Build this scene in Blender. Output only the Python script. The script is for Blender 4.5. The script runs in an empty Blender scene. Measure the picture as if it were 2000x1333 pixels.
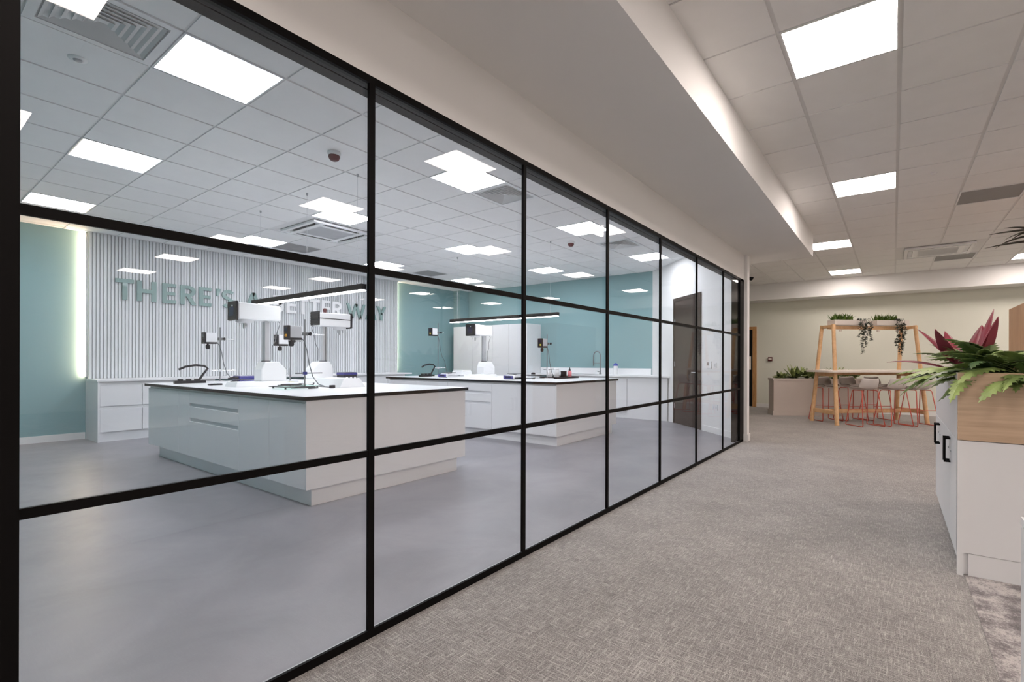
import bpy, math, random
from mathutils import Vector, Matrix
S = bpy.context.scene
COL = S.collection
PI = math.pi
R = math.radians
rnd = random.Random(7)

# ------------------------------------------------------------------ helpers
def lin(c):
    c /= 255.0
    return c / 12.92 if c <= 0.04045 else ((c + 0.055) / 1.055) ** 2.4
def rgb(r, g, b):
    return (lin(r), lin(g), lin(b), 1.0)

class MB:
    def __init__(s):
        s.v = []; s.f = []; s.sm = []; s.mi = []; s.m = 0
    def add(s, vs, fs, smooth=False):
        o = len(s.v); s.v += [tuple(p) for p in vs]
        for f in fs:
            s.f.append(tuple(i + o for i in f)); s.sm.append(smooth); s.mi.append(s.m)
        return s
    def box(s, x0, x1, y0, y1, z0, z1):
        if x0 > x1: x0, x1 = x1, x0
        if y0 > y1: y0, y1 = y1, y0
        if z0 > z1: z0, z1 = z1, z0
        return s.add([(x0, y0, z0), (x1, y0, z0), (x1, y1, z0), (x0, y1, z0), (x0, y0, z1), (x1, y0, z1), (x1, y1, z1), (x0, y1, z1)],
                     [(0, 3, 2, 1), (4, 5, 6, 7), (0, 1, 5, 4), (1, 2, 6, 5), (2, 3, 7, 6), (3, 0, 4, 7)])
    def cbox(s, c, d):
        return s.box(c[0] - d[0] / 2, c[0] + d[0] / 2, c[1] - d[1] / 2, c[1] + d[1] / 2, c[2] - d[2] / 2, c[2] + d[2] / 2)
    def prism(s, poly, z0, z1):
        n = len(poly)
        a = sum(poly[i][0] * poly[(i + 1) % n][1] - poly[(i + 1) % n][0] * poly[i][1] for i in range(n))
        if a < 0: poly = poly[::-1]
        vs = [(p[0], p[1], z0) for p in poly] + [(p[0], p[1], z1) for p in poly]
        fs = [tuple(range(n - 1, -1, -1)), tuple(range(n, 2 * n))] + [(i, (i + 1) % n, n + (i + 1) % n, n + i) for i in range(n)]
        return s.add(vs, fs)
    def prism_yz(s, poly, x0, x1):          # poly in (y, z), extruded along x
        n = len(poly)
        a = sum(poly[i][0] * poly[(i + 1) % n][1] - poly[(i + 1) % n][0] * poly[i][1] for i in range(n))
        if a < 0: poly = poly[::-1]
        vs = [(x0, p[0], p[1]) for p in poly] + [(x1, p[0], p[1]) for p in poly]
        fs = [tuple(range(n - 1, -1, -1)), tuple(range(n, 2 * n))] + [(i, (i + 1) % n, n + (i + 1) % n, n + i) for i in range(n)]
        return s.add(vs, fs)
    def frustum(s, b0, b1, z0, z1):         # b = (x0,x1,y0,y1)
        vs = [(b0[0], b0[2], z0), (b0[1], b0[2], z0), (b0[1], b0[3], z0), (b0[0], b0[3], z0),
              (b1[0], b1[2], z1), (b1[1], b1[2], z1), (b1[1], b1[3], z1), (b1[0], b1[3], z1)]
        return s.add(vs, [(0, 3, 2, 1), (4, 5, 6, 7), (0, 1, 5, 4), (1, 2, 6, 5), (2, 3, 7, 6), (3, 0, 4, 7)])
    def tube(s, pts, r, n=8, r1=None, caps=True):
        pts = [Vector(p) for p in pts]; m = len(pts); vs = []
        up = None
        for i, p in enumerate(pts):
            d = (pts[min(i + 1, m - 1)] - pts[max(i - 1, 0)]).normalized()
            if up is None:
                up = Vector((0, 0, 1)) if abs(d.z) < 0.9 else Vector((1, 0, 0))
            u = (up - d * up.dot(d))
            if u.length < 1e-4: u = d.orthogonal()
            u.normalize(); w = d.cross(u); up = u
            rr = r if r1 is None else r + (r1 - r) * i / (m - 1)
            for k in range(n):
                t = 2 * PI * k / n
                vs.append(p + u * (math.cos(t) * rr) + w * (math.sin(t) * rr))
        fs = [(i * n + k, i * n + (k + 1) % n, (i + 1) * n + (k + 1) % n, (i + 1) * n + k) for i in range(m - 1) for k in range(n)]
        s.add(vs, fs, True)
        if caps:
            s.add([vs[k] for k in range(n)], [tuple(range(n - 1, -1, -1))])
            s.add([vs[(m - 1) * n + k] for k in range(n)], [tuple(range(n))])
        return s
    def bar(s, p, q, w, h):                 # rectangular bar from p to q
        p = Vector(p); q = Vector(q); d = (q - p).normalized()
        up = Vector((0, 0, 1)) if abs(d.z) < 0.95 else Vector((1, 0, 0))
        a = d.cross(up).normalized(); b = a.cross(d)
        vs = [e + a * (i * w / 2) + b * (j * h / 2) for e in (p, q) for i, j in ((-1, -1), (1, -1), (1, 1), (-1, 1))]
        return s.add(vs, [(0, 1, 2, 3), (7, 6, 5, 4), (0, 4, 5, 1), (1, 5, 6, 2), (2, 6, 7, 3), (3, 7, 4, 0)])
    def lathe(s, prof, c=(0, 0, 0), n=16, smooth=True):
        vs = []; m = len(prof)
        for r, z in prof:
            for k in range(n):
                t = 2 * PI * k / n
                vs.append((c[0] + r * math.cos(t), c[1] + r * math.sin(t), c[2] + z))
        fs = [(i * n + k, i * n + (k + 1) % n, (i + 1) * n + (k + 1) % n, (i + 1) * n + k) for i in range(m - 1) for k in range(n)]
        s.add(vs, fs, smooth)
        s.add(vs[:n], [tuple(range(n - 1, -1, -1))]); s.add(vs[-n:], [tuple(range(n))])
        return s
    def build(s, name, mat, parent=None, bev=0, kind=None, label=None, solid=0, sub=0):
        me = bpy.data.meshes.new(name)
        me.from_pydata(s.v, [], s.f); me.update()
        mats = mat if isinstance(mat, (list, tuple)) else [mat]
        for m in mats: me.materials.append(m)
        for p, sm, mi in zip(me.polygons, s.sm, s.mi):
            p.use_smooth = sm; p.material_index = mi
        o = bpy.data.objects.new(name, me); COL.objects.link(o)
        if parent is not None: o.parent = parent
        if solid:
            md = o.modifiers.new('Solidify', 'SOLIDIFY'); md.thickness = solid; md.offset = 0
        if sub:
            md = o.modifiers.new('Subdivision', 'SUBSURF'); md.levels = sub; md.render_levels = sub
        if bev:
            md = o.modifiers.new('Bevel', 'BEVEL'); md.width = bev; md.segments = 2; md.limit_method = 'ANGLE'; md.angle_limit = R(40)
        if kind: o['kind'] = kind
        if label: o['label'] = label
        return o

def tag(o, label, cat, group=None):
    o['label'] = label; o['category'] = cat
    if group: o['group'] = group
    return o
def thing(name, label, cat, loc=(0, 0, 0), rz=0, group=None):
    o = bpy.data.objects.new(name, None); COL.objects.link(o)
    o.empty_display_size = 0.1
    o.location = loc; o.rotation_euler = (0, 0, rz)
    return tag(o, label, cat, group)
KIDS = {}
def kids(o):
    return [c for c in bpy.data.objects if c.parent == o]
def dup(o, loc=None, rz=None, label=None, parent=None):
    c = o.copy(); COL.objects.link(c)
    if parent is not None: c.parent = parent
    if loc is not None: c.location = loc
    if rz is not None: c.rotation_euler = (0, 0, rz)
    if label: c['label'] = label
    for k in kids(o): dup(k, parent=c)
    return c
def struct(name, mb, mat, parent=None, bev=0):
    return mb.build(name, mat, parent, bev=bev, kind='structure' if parent is None else None)
def clip(poly, a, b, c):                    # keep a*x+b*y<=c
    out = []
    for i in range(len(poly)):
        p, q = poly[i], poly[(i + 1) % len(poly)]
        dp, dq = a * p[0] + b * p[1] - c, a * q[0] + b * q[1] - c
        if dp <= 0: out.append(p)
        if (dp < 0 < dq) or (dq < 0 < dp):
            t = dp / (dp - dq); out.append((p[0] + t * (q[0] - p[0]), p[1] + t * (q[1] - p[1])))
    return out

# ------------------------------------------------------------------ materials
def newmat(name):
    m = bpy.data.materials.new(name); m.use_nodes = True
    nt = m.node_tree
    return m, nt, nt.nodes['Principled BSDF']
def plain(name, col, rough=0.5, metal=0.0, var=0.03, scale=6.0, spec=0.5, coat=0.0, bump=0.0, bscale=200.0):
    m, nt, b = newmat(name)
    tc = nt.nodes.new('ShaderNodeTexCoord'); nz = nt.nodes.new('ShaderNodeTexNoise')
    nz.inputs['Scale'].default_value = scale; nz.inputs['Detail'].default_value = 3
    nt.links.new(tc.outputs['Object'], nz.inputs['Vector'])
    mx = nt.nodes.new('ShaderNodeMix'); mx.data_type = 'RGBA'
    mx.inputs['A'].default_value = tuple(max(0, c * (1 - var)) for c in col[:3]) + (1,)
    mx.inputs['B'].default_value = tuple(min(1, c * (1 + var)) for c in col[:3]) + (1,)
    nt.links.new(nz.outputs['Fac'], mx.inputs['Factor'])
    nt.links.new(mx.outputs['Result'], b.inputs['Base Color'])
    b.inputs['Roughness'].default_value = rough; b.inputs['Metallic'].default_value = metal
    b.inputs['Specular IOR Level'].default_value = spec; b.inputs['Coat Weight'].default_value = coat
    if bump:
        n2 = nt.nodes.new('ShaderNodeTexNoise'); n2.inputs['Scale'].default_value = bscale
        bp = nt.nodes.new('ShaderNodeBump'); bp.inputs['Strength'].default_value = bump; bp.inputs['Distance'].default_value = 0.002
        nt.links.new(tc.outputs['Object'], n2.inputs['Vector'])
        nt.links.new(n2.outputs['Fac'], bp.inputs['Height']); nt.links.new(bp.outputs['Normal'], b.inputs['Normal'])
    return m
def emit(name, col, st):
    m, nt, b = newmat(name)
    b.inputs['Base Color'].default_value = (0.8, 0.8, 0.8, 1)
    b.inputs['Emission Color'].default_value = tuple(col) + (1,)
    b.inputs['Emission Strength'].default_value = st
    return m
def wood(name, c1, c2, scale=(1.5, 1.5, 14), rough=0.5, wave=3.0):
    m, nt, b = newmat(name)
    tc = nt.nodes.new('ShaderNodeTexCoord'); mp = nt.nodes.new('ShaderNodeMapping'); mp.inputs['Scale'].default_value = scale
    nt.links.new(tc.outputs['Object'], mp.inputs['Vector'])
    nz = nt.nodes.new('ShaderNodeTexNoise'); nz.inputs['Scale'].default_value = wave; nz.inputs['Detail'].default_value = 6; nz.inputs['Roughness'].default_value = 0.65
    nt.links.new(mp.outputs['Vector'], nz.inputs['Vector'])
    cr = nt.nodes.new('ShaderNodeValToRGB')
    cr.color_ramp.elements[0].position = 0.32; cr.color_ramp.elements[0].color = c2
    cr.color_ramp.elements[1].position = 0.62; cr.color_ramp.elements[1].color = c1
    nt.links.new(nz.outputs['Fac'], cr.inputs['Fac']); nt.links.new(cr.outputs['Color'], b.inputs['Base Color'])
    b.inputs['Roughness'].default_value = rough
    return m
def glass_mat(name, f0=0.03, tint=(0.985, 0.985, 0.985)):
    m = bpy.data.materials.new(name); m.use_nodes = True
    nt = m.node_tree; nt.nodes.clear()
    out = nt.nodes.new('ShaderNodeOutputMaterial')
    tr = nt.nodes.new('ShaderNodeBsdfTransparent'); tr.inputs['Color'].default_value = tint + (1,)
    gl = nt.nodes.new('ShaderNodeBsdfGlossy'); gl.inputs['Roughness'].default_value = 0.0; gl.inputs['Color'].default_value = (1, 1, 1, 1)
    lw = nt.nodes.new('ShaderNodeLayerWeight'); lw.inputs['Blend'].default_value = 0.5
    pw = nt.nodes.new('ShaderNodeMath'); pw.operation = 'POWER'; pw.inputs[1].default_value = 5
    ma = nt.nodes.new('ShaderNodeMath'); ma.operation = 'MULTIPLY_ADD'; ma.inputs[1].default_value = 0.22; ma.inputs[2].default_value = f0
    mx = nt.nodes.new('ShaderNodeMixShader')
    nt.links.new(lw.outputs['Facing'], pw.inputs[0]); nt.links.new(pw.outputs[0], ma.inputs[0])
    nt.links.new(ma.outputs[0], mx.inputs['Fac']); nt.links.new(tr.outputs[0], mx.inputs[1]); nt.links.new(gl.outputs[0], mx.inputs[2])
    nt.links.new(mx.outputs[0], out.inputs['Surface'])
    return m
def carpet(name, dark, mid, light, weave=True):
    m, nt, b = newmat(name)
    N = nt.nodes.new; L = nt.links.new
    tc = N('ShaderNodeTexCoord')
    def noise(scale, sc=(1, 1, 1), detail=2, rough=0.6):
        mp = N('ShaderNodeMapping'); mp.inputs['Scale'].default_value = sc; L(tc.outputs['Object'], mp.inputs['Vector'])
        n = N('ShaderNodeTexNoise'); n.inputs['Scale'].default_value = scale; n.inputs['Detail'].default_value = detail; n.inputs['Roughness'].default_value = rough
        L(mp.outputs['Vector'], n.inputs['Vector']); return n.outputs['Fac']
    def math_(op, a, c, v2=None):
        n = N('ShaderNodeMath'); n.operation = op
        for i, x in enumerate((a, c)):
            if isinstance(x, (int, float)): n.inputs[i].default_value = x
            else: L(x, n.inputs[i])
        return n.outputs[0]
    if weave:
        a = noise(13, (10, 1.0, 1)); c = noise(13, (1.0, 10, 1))
        w = math_('MAXIMUM', a, c)
        fine = noise(230, (1, 1, 1), 1)
        big = noise(2.0, (1, 1, 1), 3)
        f = math_('ADD', math_('MULTIPLY', w, 0.55), math_('MULTIPLY', fine, 0.50))
        f = math_('ADD', f, math_('MULTIPLY', big, 0.14))
        f = math_('SUBTRACT', f, 0.13)
    else:
        a = noise(5.5, (1, 1, 1), 7, 0.72); fine = noise(170, (1, 1, 1), 1)
        f = math_('ADD', math_('MULTIPLY', a, 0.8), math_('MULTIPLY', fine, 0.25))
    cr = N('ShaderNodeValToRGB'); e = cr.color_ramp.elements
    e[0].position = 0.40 if weave else 0.44; e[0].color = dark
    e[1].position = 0.65 if weave else 0.60; e[1].color = light
    k = e.new(0.52); k.color = mid
    L(f, cr.inputs['Fac']); L(cr.outputs['Color'], b.inputs['Base Color'])
    b.inputs['Roughness'].default_value = 0.95; b.inputs['Specular IOR Level'].default_value = 0.15; b.inputs['Sheen Weight'].default_value = 0.35; b.inputs['Sheen Roughness'].default_value = 0.4
    bp = N('ShaderNodeBump'); bp.inputs['Strength'].default_value = 0.5; bp.inputs['Distance'].default_value = 0.004
    L(f, bp.inputs['Height']); L(bp.outputs['Normal'], b.inputs['Normal'])
    return m
def resin(name):
    m, nt, b = newmat(name); N = nt.nodes.new; L = nt.links.new
    tc = N('ShaderNodeTexCoord')
    n = N('ShaderNodeTexNoise'); n.inputs['Scale'].default_value = 1.6; n.inputs['Detail'].default_value = 8; n.inputs['Roughness'].default_value = 0.62; n.inputs['Distortion'].default_value = 0.6
    L(tc.outputs['Object'], n.inputs['Vector'])
    cr = N('ShaderNodeValToRGB'); cr.color_ramp.elements[0].position = 0.3; cr.color_ramp.elements[0].color = (0.228, 0.224, 0.243, 1)
    cr.color_ramp.elements[1].position = 0.7; cr.color_ramp.elements[1].color = (0.300, 0.294, 0.314, 1)
    L(n.outputs['Fac'], cr.inputs['Fac']); L(cr.outputs['Color'], b.inputs['Base Color'])
    b.inputs['Roughness'].default_value = 0.38; b.inputs['Specular IOR Level'].default_value = 0.4
    return m

M = {}
M['teal'] = plain('teal_wall_paint', (0.245, 0.40, 0.415, 1), 0.75, scale=1.5)
M['green'] = plain('sage_wall_paint', (0.74, 0.75, 0.66, 1), 0.8, scale=1.5)
M['white_wall'] = plain('white_wall_paint', (0.80, 0.80, 0.79, 1), 0.75, scale=1.5)
M['tile'] = plain('ceiling_tile', (0.88, 0.88, 0.88, 1), 0.9, bump=0.3, bscale=300)
M['tee'] = plain('ceiling_tee_bar', (0.76, 0.76, 0.76, 1), 0.6)
M['white'] = plain('white_laminate', (0.80, 0.81, 0.82, 1), 0.35, var=0.01)
M['white_gloss'] = plain('white_gloss', (0.86, 0.87, 0.88, 1), 0.25, var=0.01)
M['skirt'] = plain('skirting_white', (0.82, 0.82, 0.81, 1), 0.45, var=0.01)
M['groove'] = plain('groove_grey', (0.42, 0.43, 0.44, 1), 0.6)
M['black'] = plain('black_metal', (0.0035, 0.003, 0.003, 1), 0.5, spec=0.08)
M['black_lit'] = plain('black_metal_lit_underside', (0.045, 0.047, 0.047, 1), 0.5, spec=0.2)  # frame black lightened: lab light on the head's underside put into the colour
M['edge'] = plain('black_worktop_edge', (0.006, 0.006, 0.007, 1), 0.5, spec=0.15)
M['top'] = plain('white_worktop', (0.88, 0.89, 0.90, 1), 0.3, var=0.005)
M['slat'] = plain('slat_grey_white', (0.74, 0.76, 0.77, 1), 0.55, var=0.01)
M['slat_back'] = plain('slat_backing', (0.62, 0.64, 0.65, 1), 0.8)
M['letter'] = plain('sage_acrylic', (0.26, 0.375, 0.355, 1), 0.3, var=0.01, coat=0.2)
M['letter_white'] = plain('white_acrylic', (0.93, 0.93, 0.93, 1), 0.3, var=0.005)
M['floor'] = resin('grey_resin_floor')
M['carpet'] = carpet('woven_carpet', rgb(108, 104, 102), rgb(150, 146, 142), rgb(196, 192, 186))
M['carpet2'] = carpet('mottled_carpet', rgb(98, 92, 92), rgb(135, 129, 128), rgb(184, 178, 174), weave=False)
M['glass'] = glass_mat('clear_partition_glass')
M['glass_green'] = glass_mat('green_edge_glass', 0.06, (0.72, 0.90, 0.84))
M['clear'] = glass_mat('clear_plastic', 0.08, (0.90, 0.93, 0.94))
M['lab_lamp'] = emit('lab_light_diffuser', (0.945, 0.96, 1.04), 13.7)
M['cor_lamp'] = emit('corridor_light_diffuser', (1.0, 0.875, 0.81), 17.5)
M['led'] = emit('led_strip_glow', (1.0, 0.68, 0.43), 62.0)
M['led_dim'] = emit('led_strip_dim_glow', (1.0, 0.74, 0.50), 20.0)
M['bar_led'] = emit('linear_lamp_diffuser', (0.95, 0.98, 1.0), 14.0)
M['oak'] = wood('pale_oak', rgb(228, 188, 144), rgb(208, 164, 116), (2, 2, 2), 0.5, 5)
M['oak_frame'] = wood('oak_door_frame', rgb(196, 150, 98), rgb(170, 122, 74), (6, 6, 1), 0.5, 5)
M['oak_panel'] = wood('oak_veneer_horizontal', rgb(206, 180, 152), rgb(184, 156, 128), (0.8, 0.8, 16), 0.5, 2.2)
M['oak_unit'] = wood('oak_tall_unit', rgb(190, 150, 114), rgb(176, 134, 98), (1, 1, 0.5), 0.5, 3)
M['walnut'] = wood('dark_walnut_door', (0.036, 0.017, 0.009, 1), (0.022, 0.010, 0.006, 1), (8, 8, 0.6), 0.45, 4)
M['dark_door'] = plain('dark_door_leaf', (0.008, 0.008, 0.008, 1), 0.5, spec=0.15)
M['steel'] = plain('brushed_steel', (0.55, 0.56, 0.57, 1), 0.28, metal=1.0)
M['chrome'] = plain('chrome', (0.75, 0.76, 0.77, 1), 0.12, metal=1.0)
M['rod'] = plain('grey_steel_rod', (0.22, 0.23, 0.24, 1), 0.35, metal=0.6)
M['alu'] = plain('grey_aluminium_column', (0.50, 0.51, 0.53, 1), 0.4, metal=0.3)
M['dark'] = plain('black_plastic', (0.007, 0.008, 0.012, 1), 0.45, spec=0.25)
M['screen'] = plain('dark_blue_screen', (0.010, 0.012, 0.045, 1), 0.15)
M['blue'] = plain('deep_blue_casing', (0.020, 0.025, 0.20, 1), 0.35)
M['blue_cap'] = plain('bright_blue_cap', (0.03, 0.06, 0.42, 1), 0.35)
M['purple'] = plain('violet_panel', (0.055, 0.045, 0.24, 1), 0.35)
M['grey'] = plain('grey_casing', (0.42, 0.43, 0.45, 1), 0.4)
M['lightgrey'] = plain('light_grey_casing', (0.66, 0.67, 0.69, 1), 0.4)
M['vent_grey'] = plain('grey_perforated_panel', (0.30, 0.30, 0.30, 1), 0.7)
M['vent_dark'] = plain('duct_dark', (0.02, 0.02, 0.02, 1), 0.8)
M['vent_blade'] = plain('vent_blade_white', (0.62, 0.63, 0.63, 1), 0.5)
M['yellow'] = plain('yellow_dial', (0.65, 0.55, 0.05, 1), 0.4)
M['orange'] = plain('orange_dial', (0.75, 0.35, 0.03, 1), 0.4)
M['red'] = plain('red_plastic', (0.30, 0.02, 0.025, 1), 0.4)
M['maroon'] = plain('maroon_plastic', (0.10, 0.018, 0.018, 1), 0.4)
M['pink'] = plain('pink_liquid_bottle', (0.75, 0.22, 0.25, 1), 0.4)
M['cable'] = plain('black_cable', (0.015, 0.016, 0.018, 1), 0.5)
M['cable_grey'] = plain('grey_cable', (0.10, 0.11, 0.12, 1), 0.5)
M['wire_red'] = plain('coral_red_wire', (0.56, 0.10, 0.065, 1), 0.35)
M['shell'] = plain('warm_grey_seat_shell', (0.60, 0.56, 0.53, 1), 0.55)
M['shell_in'] = plain('taupe_seat_pad', (0.26, 0.225, 0.20, 1), 0.8)
M['blush'] = plain('blush_planter', (0.62, 0.55, 0.50, 1), 0.6)
M['cream'] = plain('cream_tray', (0.74, 0.68, 0.62, 1), 0.5)
M['soil'] = plain('dark_soil', (0.03, 0.022, 0.016, 1), 0.95, var=0.4, scale=60)
def leafmat(name, c1, c2, scale=9, rough=0.45):
    m, nt, b = newmat(name); N = nt.nodes.new; L = nt.links.new
    tc = N('ShaderNodeTexCoord'); n = N('ShaderNodeTexNoise'); n.inputs['Scale'].default_value = scale; n.inputs['Detail'].default_value = 3
    L(tc.outputs['Object'], n.inputs['Vector'])
    oi = N('ShaderNodeObjectInfo')
    ad = N('ShaderNodeMath'); ad.operation = 'MULTIPLY_ADD'; ad.inputs[1].default_value = 0.5
    L(oi.outputs['Random'], ad.inputs[0]); L(n.outputs['Fac'], ad.inputs[2])
    cr = N('ShaderNodeValToRGB'); cr.color_ramp.elements[0].position = 0.35; cr.color_ramp.elements[0].color = c1
    cr.color_ramp.elements[1].position = 1.0; cr.color_ramp.elements[1].color = c2
    L(ad.outputs[0], cr.inputs['Fac']); L(cr.outputs['Color'], b.inputs['Base Color'])
    b.inputs['Roughness'].default_value = rough
    return m
M['fern'] = leafmat('fern_green', (0.03, 0.075, 0.028, 1), (0.27, 0.36, 0.11, 1), 7)
M['red_leaf'] = leafmat('crimson_leaf', (0.075, 0.008, 0.014, 1), (0.24, 0.025, 0.045, 1))
M['dark_leaf'] = leafmat('dark_strap_leaf', (0.012, 0.012, 0.010, 1), (0.035, 0.03, 0.02, 1))
M['bush'] = leafmat('broad_green_leaf', (0.02, 0.045, 0.012, 1), (0.30, 0.36, 0.12, 1), 14)
M['grassy'] = leafmat('bright_grass', (0.05, 0.12, 0.02, 1), (0.20, 0.30, 0.05, 1))
M['trail'] = leafmat('dark_trailing_leaf', (0.02, 0.028, 0.02, 1), (0.06, 0.075, 0.05, 1))
M['stem'] = plain('brown_stem', (0.10, 0.07, 0.035, 1), 0.7)

# ------------------------------------------------------------------ setting
H = 3.2            # ceiling height
GX = -1.868        # corridor face of the glazed partition
LABP = [(-10.2, -0.6), (-1.90, -0.6), (-1.90, 7.80), (-4.31, 10.0), (-10.2, 10.0)]
CORP = [(-1.90, -4.0), (12, -4.0), (12, 13.9), (-6, 13.9), (-6, 10.06), (-4.26, 10.06), (-1.90, 7.86)]
struct('floor_lab', MB().prism(LABP, -0.1, 0.0), M['floor'])
struct('floor_corridor', MB().prism(CORP, -0.1, 0.0), M['carpet'])
struct('floor_office', MB().box(0.335, 11.9, -3.9, 5.3, 0.0, 0.003), M['carpet2'])
struct('wall_lab_back', MB().box(-10.35, -10.2, -0.75, 10.15, 0, H + .1), M['teal'])
struct('wall_lab_far', MB().box(-10.2, -4.31, 10.0, 10.12, 0, H + .1), M['teal'])
struct('wall_lab_near', MB().box(-10.2, -1.9, -0.75, -0.6, 0, H + .1), M['teal'])
struct('wall_lab_diagonal', MB().prism([(-1.93, 7.80), (-1.82, 7.80), (-1.82, 7.93), (-4.21, 10.12), (-4.31, 10.0), (-1.93, 7.83)], 0, H), M['white_wall'])
struct('wall_corridor_far', MB().box(-6.1, 12.1, 13.9, 14.05, 0, H + .1), M['green'])
struct('wall_corridor_right', MB().box(12, 12.15, -4.1, 13.9, 0, H + .1), M['white_wall'])
struct('wall_corridor_near', MB().box(-1.9, 12, -4.15, -4.0, 0, H + .1), M['white_wall'])
struct('wall_corridor_left', MB().box(-2.02, -1.868, -4.0, 0.05, 0, 2.85), M['white_wall'])
struct('wall_recess_left', MB().box(-6.15, -6.0, 10.13, 14.0, 0, H + .1), M['green'])
struct('wall_bulkhead', MB().box(-2.02, -1.868, 0.05, 7.80, 2.47, 2.85), M['white_wall'])
struct('trim_1', MB().box(-2.02, -1.02, -4.0, 8.52, 2.85, H), M['white_wall'])         # soffit along the glazing
struct('trim_2', MB().box(-6.0, 12.0, 13.3, 13.9, 2.795, H), M['white_wall'])          # downstand on the far wall
def sk(n, mb): struct('baseboard_' + n, mb, M['skirt'])
sk('lab_back', MB().box(-10.2, -10.185, -0.6, 1.96, 0, 0.10))
dx, dy = -0.738, 0.675
def dg(t, off): return (-1.93 + dx * t - dy * off, 7.83 + dy * t + dx * off)   # point on the diagonal wall, off = into the lab
sk('lab_diagonal', MB().prism([dg(0.08, 0), dg(1.10, 0), dg(1.10, .015), dg(0.08, .015)], 0, 0.10))
sk('corridor_far', MB().box(-3.00, 12, 13.885, 13.9, 0, 0.10))
sk('wall_end', MB().box(-1.82, -1.805, 7.79, 7.94, 0, 0.11).box(-1.868, -1.805, 7.78, 7.80, 0, 0.11))

# ceilings: tee grid behind, tiles proud of it (tegular edges)
LX, LY, CX, CY = -4.083, 1.105, -0.57, 3.78
def ceiling(name, poly, halves, ox, oy, skip):
    o = struct('ceiling_' + name, MB().prism(poly, H + .008, H + .12), M['tee'])
    xs = [p[0] for p in poly]; ys = [p[1] for p in poly]
    mb = MB(); g = 0.013
    for i in range(math.floor((min(xs) - ox) / .6), math.ceil((max(xs) - ox) / .6)):
        for j in range(math.floor((min(ys) - oy) / .6), math.ceil((max(ys) - oy) / .6)):
            if (i, j) in skip: continue
            x, y = ox + .6 * i, oy + .6 * j
            q = [(x + g, y + g * .6), (x + .6 - g, y + g * .6), (x + .6 - g, y + .6 - g * .6), (x + g, y + .6 - g * .6)]
            for h in halves:
                q = clip(q, *h)
                if len(q) < 3: break
            if len(q) >= 3: mb.prism(q, H, H + .008)
    mb.build('ceiling_tile_field', M['tile'], o)
    return o
labL = [(0, 0), (-4, 0), (-8, 0), (0, 4), (-4, 4), (-8, 4), (0, 8), (-8, 8), (-4, 8), (0, 12), (-4, 12), (-8, 12)]
lab_skip = set(labL) | {(0, -1), (0, 5), (0, 10), (-8, 5), (-8, 10)} | {(i, j) for i in (-6, -5) for j in (4, 5)}
# diagonal: keep points on the lab side
nrm = (dy, -dx)
c0 = nrm[0] * -1.93 + nrm[1] * 7.83
lab_half = [(-1, 0, 10.2), (1, 0, -2.02), (0, -1, 0.6), (0, 1, 10.0), (nrm[0], nrm[1], c0)]
ceiling('lab', LABP, lab_half, LX, LY, lab_skip)
corL = []
for j, k in ((-11, -1), (-6, 0), (-1, 1), (4, 2), (9, 3), (14, 4)):
    for i in ((0, 4, 9, 13, 17) if k < 3 else (-1, 4, 9, 13, 17)):
        corL.append((i, j))
cor_skip = set(corL) | {(2, 6), (2, 13)} | {(i, j) for i in (1, 2) for j in (11, 12)}
cor_half = [(-1, 0, 6.0), (1, 0, 12.0), (0, -1, 4.0), (0, 1, 13.3)]
def cor_ceiling():
    o = ceiling('corridor', CORP, [(-1, 0, 1.02), (1, 0, 12.0), (0, -1, 4.0), (0, 1, 13.3)], CX, CY, cor_skip)
    mb = MB(); g = .013
    for i in range(-10, 0):
        for j in range(6, 16):
            x, y = CX + .6 * i, CY + .6 * j
            q = [(x + g, y + g * .6), (x + .6 - g, y + g * .6), (x + .6 - g, y + .6 - g * .6), (x + g, y + .6 - g * .6)]
            for h in [(-1, 0, 6.0), (1, 0, -1.02), (0, 1, 13.3), (0, -1, -8.52), (-nrm[0], -nrm[1], -c0 - .13)]:
                q = clip(q, *h)
                if len(q) < 3: break
            if len(q) >= 3 and (i, j) not in cor_skip: mb.prism(q, H, H + .008)
    mb.build('ceiling_tile_field', M['tile'], o)
cor_ceiling()

ORD = ['nearest', 'second', 'third', 'fourth', 'fifth', 'sixth']
def light_proto(mat):
    f = MB()
    f.box(0.004, .596, 0.004, .016, -.004, .010).box(.004, .596, .584, .596, -.004, .010).box(.004, .016, .016, .584, -.004, .010).box(.584, .596, .016, .584, -.004, .010)
    d = MB().box(.016, .584, .016, .584, -.001, .008)
    return f, d
def place_lights(cells, ox, oy, mat, room, group, rowname):
    proto = None
    rows = sorted({j for i, j in cells})
    for i, j in cells:
        loc = (ox + .6 * i, oy + .6 * j, H)
        label = rowname(i, j)
        if proto is None:
            proto = thing('ceiling_light', label, 'ceiling light', loc, 0, group)
            f, d = light_proto(mat)
            f.build('light_frame', M['white'], proto); d.build('diffuser', mat, proto)
        else:
            dup(proto, loc, label=label)
labcol = {0: 'nearest the glass', -4: 'in the middle line', -8: 'nearest the slatted wall'}
labrow = {0: 'in the row before the near bench', 4: 'in the row over the near bench', 8: 'in the row between the benches', 12: 'in the row beyond the far bench'}
place_lights(labL, LX, LY, M['lab_lamp'], 'lab', 'lab ceiling lights', lambda i, j: 'square lab ceiling light %s, %s' % (labcol[i], labrow[j]))
ccol = {0: 'beside the soffit', -1: 'beside the soffit', 4: 'second line from the soffit', 9: 'third line from the soffit', 13: 'fourth line from the soffit', 17: 'line farthest from the soffit'}
crow = {-11: 'behind the viewer', -6: 'level with the first glass pane', -1: 'largest and nearest row', 4: 'row over the foreground planter', 9: 'row past the soffit end', 14: 'row nearest the far wall'}
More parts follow.
